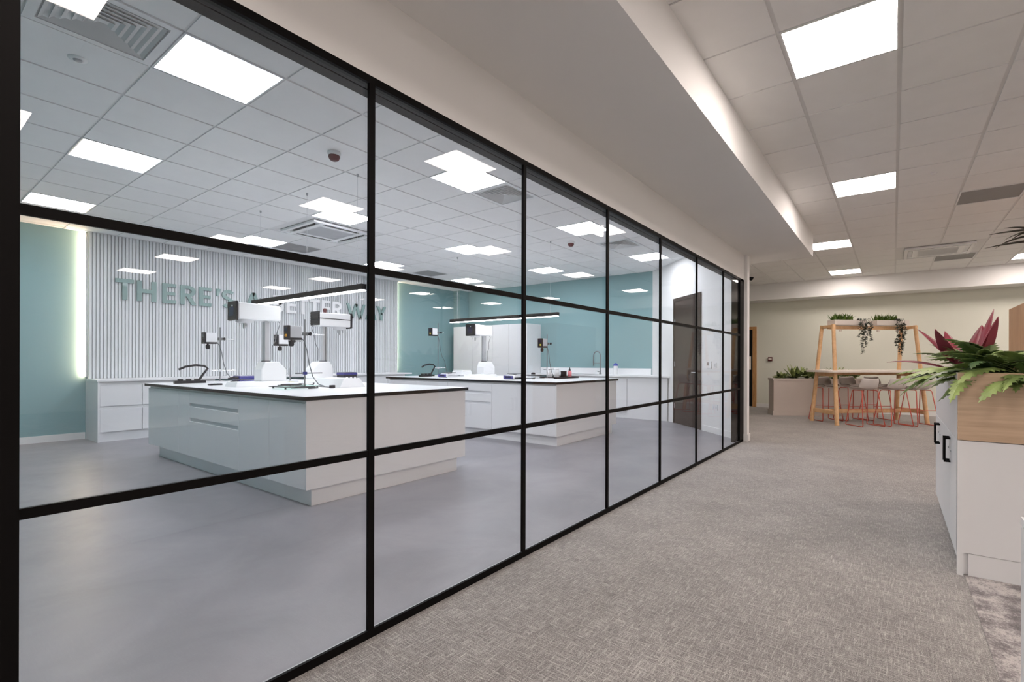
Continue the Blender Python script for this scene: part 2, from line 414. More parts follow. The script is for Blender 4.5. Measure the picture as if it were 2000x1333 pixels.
place_lights(corL, CX, CY, M['cor_lamp'], 'corridor', 'corridor ceiling lights', lambda i, j: 'square corridor ceiling light, %s, %s' % (ccol[i], crow[j]))

# four way louvre vents
def louvre(loc, label):
    t = thing('ceiling_vent', label, 'air vent', loc, 0, 'louvred ceiling vents')
    MB().box(.0, .6, 0, .6, .085, .10).build('duct', M['vent_dark'], t)
    f = MB()
    for a0, a1 in ((0.004, .05),):
        f.box(a0, .6 - a0, a0, a1, -.004, .02).box(a0, .6 - a0, .6 - a1, .6 - a0, -.004, .02).box(a0, a1, a1, .6 - a1, -.004, .02).box(.6 - a1, .6 - a0, a1, .6 - a1, -.004, .02)
    f.build('vent_frame', M['white'], t)
    for k in range(6):
        a = .060 + .040 * k
        m = MB(); b0, b1 = a, a + .033; z0, z1 = -.002, .018
        lo = [(b0, b0, z0), (.6 - b0, b0, z0), (.6 - b0, .6 - b0, z0), (b0, .6 - b0, z0)]
        hi = [(b1, b1, z1), (.6 - b1, b1, z1), (.6 - b1, .6 - b1, z1), (b1, .6 - b1, z1)]
        m.add(lo + hi, [(q, (q + 1) % 4, 4 + (q + 1) % 4, 4 + q) for q in range(4)])
        m.build('blade_ring', M['vent_blade'], t, solid=.003)
    return t
louvre((LX, LY - .6, H), 'large square louvred vent beside the nearest lab light')
louvre((LX, LY + 3.0, H), 'square louvred vent behind the second glass panel')
louvre((LX, LY + 6.0, H), 'square louvred vent farthest along the glass, small')
def grille(loc, label, mat):
    t = thing('return_grille', label, 'air vent', loc, 0, 'flat grey ceiling grilles')
    m = MB().box(.004, .596, .004, .596, .002, .012); m.build('grille_face', mat, t)
    f = MB()
    f.box(0.0, .6, 0.0, .014, -.003, .012).box(0, .6, .586, .6, -.003, .012).box(0, .014, .014, .586, -.003, .012).box(.586, .6, .014, .586, -.003, .012)
    f.build('grille_frame', M['white'], t)
grille((LX - 4.8, LY + 3.0, H), 'flat grey grille in lab ceiling beside the cassette unit', M['vent_grey'])
grille((LX - 4.8, LY + 6.0, H), 'flat grey grille in lab ceiling above the slatted wall end', M['vent_grey'])
grille((CX + 1.2, CY + 3.6, H), 'large brown-grey grille in the corridor ceiling above the ferns', M['vent_grey'])
grille((CX + 1.2, CY + 7.8, H), 'small grey grille in corridor ceiling behind the cassette unit', M['vent_grey'])
def cassette(cx, cy, label, flap='vent_dark'):
    t = thing('air_conditioning_cassette', label, 'air conditioner', (cx, cy, H), 0)
    s = .475; m = MB()
    m.box(-s, s, -s, -s + .05, -.03, .008).box(-s, s, s - .05, s, -.03, .008).box(-s, -s + .05, -s + .05, s - .05, -.03, .008).box(s - .05, s, -s + .05, s - .05, -.03, .008)
    i = .30
    m.box(-s + .05, s - .05, -s + .12, -i + .02, -.03, .0).box(-s + .05, s - .05, i - .02, s - .12, -.03, .0).box(-s + .12, -i + .02, -i + .02, i - .02, -.03, 0).box(i - .02, s - .12, -i + .02, i - .02, -.03, 0)
    m.box(-s, s, -s, s, .0, .008)
    m.build('fascia', M['white_gloss'], t)
    MB().box(-i + .02, i - .02, -i + .02, i - .02, -.028, -.002).build('intake_grille', M['grey'], t)
    for k in range(4):
        a = R(90 * k); q = MB(); w = .30; y0 = s - .115; y1 = s - .055
        pts = [(-w, y0), (w, y0), (w, y1), (-w, y1)]
        q.prism([(x * math.cos(a) - y * math.sin(a), x * math.sin(a) + y * math.cos(a)) for x, y in pts], -.022, -.004)
        q.build('air_flap', M[flap], t)
cassette(-7.08, 4.10, 'white ceiling cassette air conditioner over the near bench')
cassette(0.63, 10.98, 'white ceiling cassette air conditioner above the bar table', 'lightgrey')
def detector(loc, label):
    t = thing('smoke_detector', label, 'smoke detector', loc, 0)
    MB().lathe([(.055, 0), (.06, -.02), (.052, -.035)], n=20).build('base', M['white'], t)
    MB().lathe([(.05, -.035), (.052, -.05), (.04, -.075), (.02, -.085)], n=20).build('sensor_head', M['maroon'], t)
detector((-4.33, 2.57, H), 'red smoke detector with white base behind the first glass panel')
detector((-4.35, 6.75, H), 'small red smoke detector behind the third glass panel')
tt = thing('spot_sensor', 'small round grey sensor set in ceiling tile by the near vent', 'sensor', (-4.37, .80, H))
MB().lathe([(.05, 0), (.048, -.006), (.03, -.010)], n=20).build('ring', M['white'], tt)
MB().lathe([(.024, -.008), (.022, -.016), (.01, -.018)], n=16).build('lens', M['grey'], tt)
tt = thing('sprinkler_head', 'tiny white sprinkler head in corridor ceiling tile', 'sprinkler', (.34, 6.47, H))
MB().lathe([(.03, 0), (.028, -.006), (.012, -.02)], n=16).build('rosette', M['white'], tt)
tt = thing('dome_camera', 'small black dome on the ceiling past the glazing end', 'camera', (-2.73, 12.04, H))
MB().lathe([(.06, 0), (.06, -.02)], n=18).build('mount', M['dark'], tt)
MB().lathe([(.055, -.02), (.045, -.055), (.015, -.075)], n=18).build('dome', M['dark'], tt)

# ------------------------------------------------------------------ glazed partition
W = bpy.data.objects.new('window_1', None); COL.objects.link(W); W['kind'] = 'structure'
Y0, MP, Y1 = 0.2037, 1.0837, 7.79
ZT1, ZT2, ZTOP = 0.8116, 1.6179, 2.47
fr = MB()
fr.box(GX, GX - .016, .05, Y1, 2.437, ZTOP).box(GX - .016, GX - .13, .05, Y1, 2.455, ZTOP)
fr.build('frame_head', M['black'], W)
hc = MB(); hc.box(GX - .016, GX - .062, Y0, Y1 - .02, 2.442, 2.455).box(GX - .070, GX - .128, Y0, Y1 - .02, 2.442, 2.455)
hc.build('head_channel_lit', M['black_lit'], W)  # separate lighter strips paint the lit underside of the black head
MB().box(GX, GX - .014, .05, Y1, 0.0, .036).box(GX - .014, GX - .050, .05, Y1, 0, .016).build('frame_sill', M['black'], W)
MB().box(GX - .014, GX - .03, Y0, Y1 - .02, .016, .030).build('sill_channel', M['grey'], W)
MB().box(GX + .02, GX - .13, .05, .230, 0, ZTOP).build('jamb', M['black'], W)
MB().box(GX, GX - .13, Y1 - .21, Y1, 0, ZTOP).build('jamb', M['black'], W)
GZ = GX - .020
for k in range(1, 7):
    y = Y0 + MP * k
    MB().box(GX, GZ + .004, y - .0145, y + .0145, .036, 2.437).build('mullion', M['black'], W)
for z in (ZT1, ZT2):
    MB().box(GX - .003, GZ + .004, Y0, Y1 - .02, z - .0145, z + .0145).build('transom', M['black'], W)
for k in range(7):
    y = Y0 + MP * k
    MB().box(GZ + .003, GZ - .005, y + .002, min(y + MP - .002, Y1 - .21), .016, 2.455).build('glass_pane', M['glass'], W)

# door in the diagonal wall
D1 = bpy.data.objects.new('door_1', None); COL.objects.link(D1); D1['kind'] = 'structure'
t0, t1 = 1.20, 2.16
MB().prism([dg(t0, .0), dg(t0 - .05, .0), dg(t0 - .05, .022), dg(t0, .022)], 0, 2.46).prism([dg(t1, 0), dg(t1 + .05, 0), dg(t1 + .05, .022), dg(t1, .022)], 0, 2.46).prism([dg(t0, 0), dg(t1, 0), dg(t1, .022), dg(t0, .022)], 2.40, 2.46).build('door_frame', M['walnut'], D1)
MB().prism([dg(t0, 0), dg(t1, 0), dg(t1, .014), dg(t0, .014)], .005, 2.40).build('door_leaf', M['walnut'], D1)
for z in (.30, 1.12, 1.95):
    MB().prism([dg(t1 - .03, .014), dg(t1 - .005, .014), dg(t1 - .005, .020), dg(t1 - .03, .020)], z, z + .1).build('hinge', M['steel'], D1)
hd = MB(); p = dg(t0 + .07, .014); q = dg(t0 + .07, .06); e = dg(t0 + .20, .06)
hd.tube([(p[0], p[1], 1.02), (q[0], q[1], 1.02), (e[0], e[1], 1.02)], .009)
hd.build('door_handle', M['steel'], D1)
# far oak framed door
D2 = bpy.data.objects.new('door_2', None); COL.objects.link(D2); D2['kind'] = 'structure'
MB().box(-3.10, -3.00, 13.86, 13.9, 0, 2.16).box(-4.12, -4.02, 13.86, 13.9, 0, 2.16).box(-4.02, -3.10, 13.86, 13.9, 2.08, 2.16).build('door_frame', M['oak_frame'], D2)
MB().box(-4.02, -3.10, 13.88, 13.899, .01, 2.08).build('door_leaf', M['dark_door'], D2)
MB().box(-3.26, -3.14, 13.872, 13.88, 1.00, 1.36).build('push_plate', M['cream'], D2)
# fittings on walls
tt = thing('thermostat', 'white thermostat with grey display on wall right of the brown door', 'thermostat')
c = dg(.86, .0)
MB().prism([dg(.80, 0), dg(.94, 0), dg(.94, .025), dg(.80, .025)], 1.10, 1.22).build('casing', M['white_gloss'], tt, bev=.004)
MB().prism([dg(.865, .025), dg(.925, .025), dg(.925, .027), dg(.865, .027)], 1.15, 1.205).build('display', M['vent_grey'], tt)
tt = thing('light_switch', 'white light switch plate beside the thermostat', 'switch')
MB().prism([dg(.66, 0), dg(.75, 0), dg(.75, .01), dg(.66, .01)], 1.11, 1.20).build('plate', M['white_gloss'], tt, bev=.003)
MB().prism([dg(.69, .01), dg(.72, .01), dg(.72, .015), dg(.69, .015)], 1.13, 1.18).build('rocker', M['lightgrey'], tt)
tt = thing('wall_socket', 'white double wall socket low on the wall below the thermostat', 'socket')
MB().prism([dg(.62, 0), dg(.77, 0), dg(.77, .01), dg(.62, .01)], .40, .49).build('plate', M['white_gloss'], tt, bev=.003)
for a in (.64, .71):
    MB().prism([dg(a, .01), dg(a + .04, .01), dg(a + .04, .012), dg(a, .012)], .42, .46).build('outlet', M['lightgrey'], tt)
tt = thing('fire_call_point', 'small dark red fire call point on green wall', 'call point', (-2.66, 13.9, 1.285))
MB().box(-.055, .055, -.04, 0, -.055, .055).build('housing', M['maroon'], tt, bev=.006)
MB().box(-.04, .04, -.044, -.04, -.018, .025).build('glass_plate', M['cream'], tt)

# ------------------------------------------------------------------ slatted feature wall, lettering, light strips
tt = thing('slatted_wall_panel', 'pale grey vertical slatted panel covering the lab back wall', 'wall panel')
MB().box(-10.2, -10.125, 1.98, 7.70, .90, H).build('backing_board', M['slat_back'], tt)
m = MB(); n = 130; pt = 5.72 / n
for k in range(n):
    y = 1.98 + pt * k
    m.box(-10.125, -10.10, y + .004, y + pt - .009, .90, H - .001)
m.build('slats', M['slat'], tt)
for y0, y1, lab in ((1.955, 1.978, 'warm glowing light strip along the near edge of slatted panel'), (7.702, 7.725, 'warm glowing light strip along the far edge of slatted panel')):
    tt = thing('light_strip', lab, 'light strip', (0, 0, 0), 0, 'light strips beside the slatted panel')
    MB().box(-10.199, -10.16, y0, y1, .96, H - .01).build('strip_channel', M['white'], tt)
    s = -1 if y0 < 4 else 1
    a = y0 - .004 if s < 0 else y1
    MB().box(-10.195, -10.165, a, a + .004, .965, H - .02).build('strip_diffuser', M['led'] if s < 0 else M['led_dim'], tt)
SIGN = thing('wall_lettering', 'raised block letters reading THERE\u2019S A BETTER WAY on the slatted panel', 'sign', (0, 0, 0))
LZ0, LZ1 = 2.19, 2.525
def letter(ch, ya, yb, mat):
    h = LZ1 - LZ0; w = yb - ya; t = .062
    polys = []
    rect = lambda y0, y1, z0, z1: polys.append([(y0, z0), (y1, z0), (y1, z1), (y0, z1)])
    def arc(cy, cz, ry, rz, a0, a1, tt=t, n=12):
        for k in range(n):
            b0 = R(a0 + (a1 - a0) * k / n); b1 = R(a0 + (a1 - a0) * (k + 1) / n)
            polys.append([(cy + ry * math.cos(b0), cz + rz * math.sin(b0)), (cy + ry * math.cos(b1), cz + rz * math.sin(b1)),
                          (cy + (ry - tt) * math.cos(b1), cz + (rz - tt) * math.sin(b1)), (cy + (ry - tt) * math.cos(b0), cz + (rz - tt) * math.sin(b0))])
    if ch == 'T': rect(0, w, h - t, h); rect(w / 2 - t / 2, w / 2 + t / 2, 0, h - t)
    elif ch == 'H': rect(0, t, 0, h); rect(w - t, w, 0, h); rect(t, w - t, h / 2 - t / 2, h / 2 + t / 2)
    elif ch == 'E':
        rect(0, t, 0, h); rect(t, w, 0, t * .9); rect(t, w, h - t * .9, h); rect(t, w * .93, h / 2 - t * .45, h / 2 + t * .45)
    elif ch in 'RB':
        rect(0, t, 0, h); rh = h * .29
        cy = w * .93 - rh * (1 if ch == 'R' else 1)
        rect(t, cy, h - t * .9, h); rect(t, cy, h - 2 * rh, h - 2 * rh + t * .9)
        arc(cy, h - rh, rh, rh, -90, 90, t * .95)
        if ch == 'R': polys.append([(w * .38, h - 2 * rh), (w * .66, h - 2 * rh), (w, 0), (w * .70, 0)])
        else:
            r2 = (h - 2 * rh + t * .9) / 2; cy2 = w - r2
            rect(t, cy2, 0, t * .9); arc(cy2, r2, r2, r2, -90, 90, t * .95)
    elif ch == 'S':
        r2 = h * .275; cy = w / 2
        for cz, a0, a1 in ((h - r2, 30, 270), (r2, -150, 90)):
            arc(cy, cz, w / 2, r2 if 1 else 0, a0, a1, t * .95, 16)
    elif ch == 'A':
        polys.append([(0, 0), (t * 1.1, 0), (w / 2 + t * .5, h), (w / 2 - t * .5, h)]); polys.append([(w, 0), (w / 2 + t * .5, h), (w / 2 - t * .5, h), (w - t * 1.1, 0)])
        rect(w * .25, w * .75, h * .22, h * .22 + t * .85)
    elif ch == 'W':
        for a, b in ((0, .25), (.5, .25), (.5, .75), (1, .75)):
            ya_, yb_ = a * (w - t * 1.0) + t * .5, b * (w - t * 1.0) + t * .5
            polys.append([(yb_ - t * .55, 0), (yb_ + t * .55, 0), (ya_ + t * .5, h), (ya_ - t * .5, h)])
    elif ch == 'Y':
        polys.append([(0, h), (t * 1.15, h), (w / 2 + t * .5, h * .42), (w / 2 - t * .5, h * .42)]); polys.append([(w - t * 1.15, h), (w, h), (w / 2 + t * .5, h * .42), (w / 2 - t * .5, h * .42)])
        rect(w / 2 - t * .5, w / 2 + t * .5, 0, h * .43)
    elif ch == "'":
        polys.append([(w * .25, h * .62), (w * .6, h * .62), (w, h), (w * .2, h)])
    m = MB()
    for p in polys: m.prism_yz([(ya + a, LZ0 + b) for a, b in p], -10.10, -10.065)
    m.build('letter', mat, SIGN)
tx = [('T', 2.29, 2.52), ('H', 2.56, 2.815), ('E', 2.896, 3.09), ('R', 3.15, 3.39), ('E', 3.43, 3.62), ("'", 3.68, 3.77), ('S', 3.79, 4.00), ('A', 4.17, 4.49),
      ('B', 4.69, 4.90), ('E', 4.955, 5.155), ('T', 5.18, 5.405), ('T', 5.43, 5.655), ('E', 5.70, 5.90), ('R', 5.945, 6.18), ('W', 6.29, 6.77), ('A', 6.78, 7.07), ('Y', 7.07, 7.335)]
for k, (ch, a, b) in enumerate(tx):
    letter(ch, a, b, M['letter_white'] if 8 <= k <= 13 else M['letter'])

# ------------------------------------------------------------------ wall benches and cupboards
def drawer_unit(y0, y1, label):
    t = thing('base_cabinet', label, 'cabinet', (-9.53, y0, 0), 0, 'base cabinets under the slatted panel')
    w = y1 - y0
    MB().box(-.66, -.022, 0, w, .13, .895).build('carcass', M['white'], t)
    MB().box(-.60, -.03, 0, w, 0, .13).build('plinth', M['white'], t)
    for z0, z1 in ((.145, .50), (.53, .865)):
        d = MB().box(-.02, 0, .004, w - .004, z0, z1 - .02)
        d.build('drawer', M['white'], t, bev=.002)
ys = [1.99 + .5 * k for k in range(12)]
for k in list(range(0, 3)) + list(range(7, 11)):
    a, b = ys[k], ys[k + 1]
    drawer_unit(a, b, 'white two drawer base cabinet under slatted panel, %s from its near end' % ['first', 'second', 'third', 'fourth', 'fifth', 'sixth', 'seventh', 'eighth', 'ninth', 'tenth', 'last'][k])
tt = thing('bench_end_panel', 'white end panel closing the wall bench by the teal wall', 'panel')
MB().box(-10.195, -9.51, 1.965, 1.988, 0, .895).build('panel_board', M['white'], tt)
wt = MB().box(-10.095, -9.50, 1.955, 7.66, .897, .930).build('worktop', M['top'], bev=.003)
tag(wt, 'long white worktop along the foot of the slatted panel', 'worktop')
# far counter with sink
def far_unit(x0, x1, label):
    t = thing('sink_cabinet', label, 'cabinet', (x0, 9.44, 0), 0, 'white cabinets below the sink counter')
    w = x1 - x0
    MB().box(0, w, .022, .55, .13, .885).build('carcass', M['white'], t)
    MB().box(0, w, .03, .50, 0, .13).build('plinth', M['white'], t)
    MB().box(.003, w - .003, 0, .020, .14, .85).build('door', M['white'], t, bev=.002)
names = ['leftmost seen, behind the far bench', 'second along, behind the bench end', 'with its door edge just right of far bench', 'fourth along beside the diagonal wall']
for k in range(3):
    far_unit(-6.45 + .6 * k, -5.85 + .6 * k, 'white base cabinet below the sink counter, %s' % names[k])
tt = thing('counter_filler_panel', 'white cupboard front closing the sink counter against the diagonal wall', 'panel')
MB().box(-4.645, -3.745, 9.445, 9.465, 0, .885).build('panel_board', M['white'], tt)
tt = thing('sink_worktop', 'white worktop with white upstand below the far teal wall', 'worktop')
MB().prism([(-7.34, 9.40), (-3.67, 9.40), (-4.32, 9.985), (-7.34, 9.985)], .887, .918).build('counter', M['top'], tt)
MB().box(-7.34, -4.33, 9.975, 9.998, .918, 1.06).build('upstand', M['white_gloss'], tt)
tt = thing('sink', 'shallow steel sink rim let into the far counter', 'sink', (-5.9, 9.68, .918))
MB().box(-.36, .36, -.19, -.17, 0, .004).box(-.36, .36, .17, .19, 0, .004).box(-.36, -.34, -.17, .17, 0, .004).box(.34, .36, -.17, .17, 0, .004).build('rim', M['steel'], tt)
MB().box(-.34, .34, -.17, .17, .0, .002).build('basin', M['rod'], tt)
tt = thing('spring_tap', 'tall chrome spring-neck tap at the sink counter', 'tap', (-5.50, 9.80, .918))
MB().lathe([(.03, 0), (.028, .02), (.018, .03), (.018, .09)], n=14).build('base', M['rod'], tt)
pts = [(0, 0, .08)] + [(0, 0, .30)] + [(-.09 + .09 * math.cos(R(a)), 0, .42 + .11 * math.sin(R(a))) for a in range(0, 181, 20)] + [(-.18, 0, .30)]
MB().tube(pts, .0125, 8).build('spring_hose', M['rod'], tt)
MB().tube([(-.18, 0, .31), (-.18, 0, .19)], .017, 10, .012).build('spray_head', M['rod'], tt)
MB().tube([(0, 0, .26), (-.18, 0, .26)], .006).build('support_arm', M['rod'], tt)
MB().tube([(0, -.015, .05), (-.04, -.10, .075)], .007).build('lever', M['rod'], tt)
tt = thing('wash_bottle', 'white bottle with bright blue cap on the far counter', 'bottle', (-5.08, 9.75, .918))
MB().lathe([(.050, 0), (.054, .01), (.054, .10), (.046, .115), (.050, .13), (.050, .185), (.04, .20)], n=18).build('body', M['white_gloss'], tt)
MB().lathe([(.053, .20), (.053, .235), (.025, .245), (.025, .258), (.010, .262)], n=18).build('cap', M['blue_cap'], tt)
# tall cupboards
cx = [-9.93, -9.20, -8.48, -7.93, -7.35]
cl = ['leftmost by the corner column', 'second from the left', 'third from the left', 'right end']
for k in range(4):
    t = thing('tall_cupboard', 'tall white cupboard behind the far bench, %s' % cl[k], 'cupboard', (cx[k], 9.42, 0), 0, 'tall white cupboards')
    w = cx[k + 1] - cx[k]
    MB().box(0.002, w - .002, .02, .575, .0, 2.15).build('carcass', M['white'], t)
    MB().box(.004, w - .004, 0, .018, .10, 2.148).build('door', M['white'], t, bev=.002)
# ------------------------------------------------------------------ corner column
struct('wall_column', MB().box(-10.2, -9.94, 9.68, 10.0, 0, H), M['teal'])

# ------------------------------------------------------------------ islands
def island(x0, x1, y0, y1, seams, kinds, px0, px1, py0, py1, wx0, wx1, wy0, wy1, who):
    for k in range(len(seams) - 1):
        a, b = seams[k], seams[k + 1]; w = b - a
        nm = {'door': 'blank fronted', 'drawers': 'drawer'}[kinds[k]]
        t = thing('bench_cabinet', 'white %s cabinet of the %s bench, %s along its front' % (nm, who, ORD[k] if k else 'first'), 'cabinet', (a, y0, 0), 0, '%s bench cabinets' % who)
        MB().box(0, w, .02, y1 - y0, .145, .885).build('carcass', M['white'], t)
        if kinds[k] == 'door':
            MB().box(.002, w - .002, 0, .018, .145, .862).build('door', M['white'], t, bev=.002)
        else:
            zs = [(.145, .535), (.575, .70), (.74, .862)]
            for z0, z1 in zs:
                d = MB()
                d.box(.002, w - .002, 0, .018, z0, z1)
                d.build('drawer_front', M['white'], t, bev=.002)
            for z in (.535, .70):     # recessed finger pulls
                g = MB().box(.002, .02, 0, .018, z, z + .04).box(w - .02, w - .002, 0, .018, z, z + .04)
                g.build('pull_cheek', M['white'], t)
                MB().prism_yz([(.012, z), (.019, z), (.019, z + .04)], .02, w - .02).build('pull_recess', M['lightgrey'], t)
    ep = MB().box(x1 - .0, x1 + .018, y0 - .0, y1, .145, .885).build('end_panel', M['white'])
    tag(ep, 'plain white end panel of the %s bench facing the glass' % who, 'panel')
    pl = MB().box(px0, px1, py0, py1, 0, .145).build('bench_plinth', M['white'])
    tag(pl, 'recessed white plinth under the %s bench' % who, 'plinth')
    t = thing('bench_worktop', 'white worktop with thick black edge on the %s bench' % who, 'worktop')
    MB().box(wx0, wx1, wy0, wy1, .887, .9185).build('black_core', M['edge'], t, bev=.001)
    MB().box(wx0 + .001, wx1 - .001, wy0 + .001, wy1 - .001, .9185, .920).build('white_surface', M['top'], t)
island(-7.80, -3.958, 2.10, 3.92, [-7.80, -6.76, -6.45, -5.19, -4.58, -3.958], ['door', 'door', 'drawers', 'door', 'door'], -7.60, -3.968, 2.16, 3.82, -7.88, -3.93, 2.08, 3.96, 'near')
island(-7.68, -3.90, 5.66, 7.48, [-7.68, -6.90, -6.10, -5.11, -4.50, -3.90], ['door', 'door', 'drawers', 'door', 'door'], -7.48, -3.915, 5.72, 7.38, -7.75, -3.87, 5.64, 7.53, 'far')

# linear pendants
def pendant(x0, x1, y, z0, z1, label, wires):
    t = thing('linear_pendant', label, 'pendant light', (0, y, 0))
    MB().box(x0, x1, -.03, .03, z0 + .012, z1).build('housing', M['edge'], t, bev=.002)
    MB().box(x0 + .01, x1 - .01, -.026, .026, z0, z0 + .012).build('diffuser', M['bar_led'], t)
    for xa in wires:
        MB().tube([(xa, 0, z1), (xa, 0, H)], .0016, 5).build('suspension_wire', M['lightgrey'], t)
        MB().lathe([(.012, H), (.010, H - .022), (.004, H - .03)], (xa, 0, 0), 10).build('ceiling_anchor', M['grey'], t)
        MB().lathe([(.008, z1), (.006, z1 + .02)], (xa, 0, 0), 8).build('wire_grip', M['grey'], t)
pendant(-7.02, -4.52, 3.02, 1.953, 2.025, 'long black linear pendant lamp hanging over the near bench', (-6.83, -5.66, -4.64))
pendant(-6.98, -4.46, 6.55, 1.95, 2.02, 'long black linear pendant lamp hanging over the far bench', (-6.80, -5.72, -4.62))

# ------------------------------------------------------------------ laboratory equipment
WZ = .92
def mixer(loc, rz, label, knob=False, stripe=False, vents=False):
    t = thing('laboratory_mixer', label, 'mixer', loc, rz, 'tall white laboratory mixers')
    MB().frustum((-.15, .15, -.38, .22), (-.13, .13, -.36, .20), 0, .055).build('foot_slab', M['white_gloss'], t, bev=.006)
    b = MB().prism_yz([(-.09, .055), (.20, .055), (.20, .19), (.11, .285), (-.045, .285), (-.09, .19)], -.095, .095)
    b.build('base_housing', M['white_gloss'], t, bev=.012)
    MB().box(-.04, .04, -.03, .035, .283, .295).build('column_collar', M['dark'], t)
    c = MB().box(-.03, .03, -.022, .030, .29, .76); c.build('column', M['alu'], t, bev=.004)
    MB().box(-.035, -.031, -.024, -.0, .29, .76).build('column_rail', M['rod'], t)
    h = MB().prism_yz([(-.34, .765), (.12, .765), (.12, .945), (-.34, .955)], -.11, .11)
    h.build('motor_head', M['white_gloss'], t, bev=.015)
    s = MB().prism_yz([(-.365, .755), (-.341, .748), (-.341, .965), (-.365, .965)], -.112, .112)
    p = s.build('control_panel', M['dark'], t, bev=.004)
    MB().box(-.06, .05, -.3655, -.366 - .001, .80, .90).build('display', M['screen'], p)
    MB().lathe([(.012, 0), (.010, .008)], (0, 0, 0), 12).build('dial', M['chrome'], p).matrix_local = Matrix.Translation((.02, -.366, .915)) @ Matrix.Rotation(R(90), 4, 'X')
    MB().lathe([(.085, .765), (.085, .735), (.06, .725)], (0, -.235, 0), 20).build('chuck_flange', M['lightgrey'], t)
    ch = MB().lathe([(.014, .725), (.014, .68), (.008, .66)], (0, -.235, 0), 12)
    for k in range(3):
        a = 2 * PI * k / 3
        ch.tube([(.045 * math.cos(a), -.235 + .045 * math.sin(a), .725), (.045 * math.cos(a), -.235 + .045 * math.sin(a), .69)], .005, 6)
    ch.build('shaft_chuck', M['steel'], t)
    MB().tube([(.0, .12, .80), (.02, .155, .74), (.0, .13, .64), (.04, .09, .53), (.03, .06, .46), (.05, .05, .30)], .004, 6).build('power_lead', M['cable_grey'], t)
    if knob:
        MB().lathe([(.022, .948), (.022, .975), (.028, .98), (.026, 1.005), (.010, 1.015)], (0, -.02, 0), 14).build('top_knob', M['maroon'], t)
    else:
        MB().box(-.035, .035, -.06, .0, .947, .975).build('top_block', M['clear'], t)
    if vents:
        v = MB()
        for k in range(5): v.box(-.10, .10, .118, .13, .79 + .034 * k, .812 + .034 * k)
        v.box(-.108, .108, .112, .122, .775, .962)
        v.build('vent_louvres', M['dark'], t)
        st = MB().box(.108, .113, -.335, .115, .862, .872).box(-.113, -.108, -.335, .115, .862, .872); st.build('side_stripe', M['dark'], t)
    return t
mixer((-6.07, 2.745, WZ), 0, 'white laboratory mixer on near bench with dark screen facing the near end')
mixer((-6.35, 3.62, WZ), PI, 'white laboratory mixer on near bench with dark stripe and rear vents', knob=True, vents=True)
mixer((-6.20, 6.65, WZ), 0, 'white laboratory mixer standing on the far bench below the pendant')

def stirrer(loc, rz, label, h=.75, zm=.52, base='plate', dial='yellow', box='white', clamp=.17, cable=True, chuck=True, lower=True):
    t = thing('overhead_stirrer', label, 'laboratory stirrer', loc, rz, 'overhead stirrers on rod stands')
    if base == 'glass':
        MB().box(-.16, .16, -.30, .10, .018, .026).build('stand_base', M['glass_green'], t)
        f = MB()
        for x in (-.13, .13):
            for y in (-.27, .07): f.lathe([(.010, 0), (.008, .018)], (x, y, 0), 10)
        f.box(-.16, .16, -.302, -.300, .018, .026).box(-.162, -.160, -.30, .10, .018, .026).box(.160, .162, -.30, .10, .018, .026)
        f.build('base_feet', M['cable'], t)
    elif base == 'disc':
        MB().lathe([(.15, 0), (.15, .008), (.14, .014)], (0, -.06, 0), 24).build('stand_base', M['lightgrey'], t)
    else:
        MB().box(-.11, .11, -.26, .06, 0, .015).build('stand_base', M['lightgrey'], t, bev=.003)
    MB().tube([(0, 0, .012), (0, 0, h)], .0075, 8).build('rod', M['rod'], t)
    y = -.125
    bm = M['lightgrey'] if box == 'white' else M['grey']
    MB().box(-.045, .045, y - .055, y + .07, zm + .022, zm + .15).build('motor_body', bm, t, bev=.006)
    fp = MB().box(-.047, .047, y - .080, y - .055, zm + .012, zm + .152).build('control_face', M['dark'], t, bev=.003)
    MB().lathe([(.016, 0), (.013, .012)], (0, 0, 0), 14).build('dial', M[dial], fp).matrix_local = Matrix.Translation((.012, y - .080, zm + .045)) @ Matrix.Rotation(R(90), 4, 'X')
    MB().box(-.03, .03, y - .0815, y - .080, zm + .09, zm + .13).build('display', M['screen'], fp)
    MB().box(-.048, .048, y - .078, y + .072, zm, zm + .022).build('motor_underside', M['dark'], t, bev=.003)
    if chuck:
        MB().lathe([(.012, zm), (.012, zm - .012), (.026, zm - .016), (.027, zm - .05), (.022, zm - .066), (.010, zm - .07)], (0, y - .02, 0), 14).build('chuck', M['dark'], t)
    zc = zm + .07
    MB().tube([(0, y + .07, zc), (0, clamp, zc)], .006, 8).build('support_arm', M['chrome'], t)
    c = MB().cbox((.006, 0, zc), (.036, .05, .036)).tube([(.0, .03, zc), (.045, .03, zc)], .005, 6)
    k = MB()
    for q in range(5):
        a = 2 * PI * q / 5; k.cbox((.052, .03 + .014 * math.cos(a), zc + .014 * math.sin(a)), (.012, .013, .013))
    k.lathe([(.001, -.001), (.001, .001)], (.05, .03, zc), 6).cbox((.052, .03, zc), (.012, .02, .02))
    c.build('boss_head', M['rod'], t); k.build('clamp_knob', M['dark'], t)
    if lower:
        zl = .16
        MB().cbox((.004, 0, zl), (.03, .035, .03)).build('lower_boss', M['blue'] if lower == 'blue' else M['lightgrey'], t)
        MB().tube([(0, -.10, zl), (0, .20, zl)], .005, 6).build('lower_arm', M['cable'] if lower == 'blue' else M['chrome'], t)
    if cable:
        MB().tube([(.02, y + .07, zm + .03), (.025, -.02, zm - .01), (.03, .01, zm - .12), (.035, .03, zm - .26), (.04, .07, zm - .40), (.05, .13, zm - .485), (.04, .20, .012)], .005, 6).build('power_lead', M['cable_grey'], t)
    return t
stirrer((-7.50, 2.80, WZ), 0, 'slim stirrer on rod stand at the left end of near bench', lower=True, chuck=True, dial='dark')
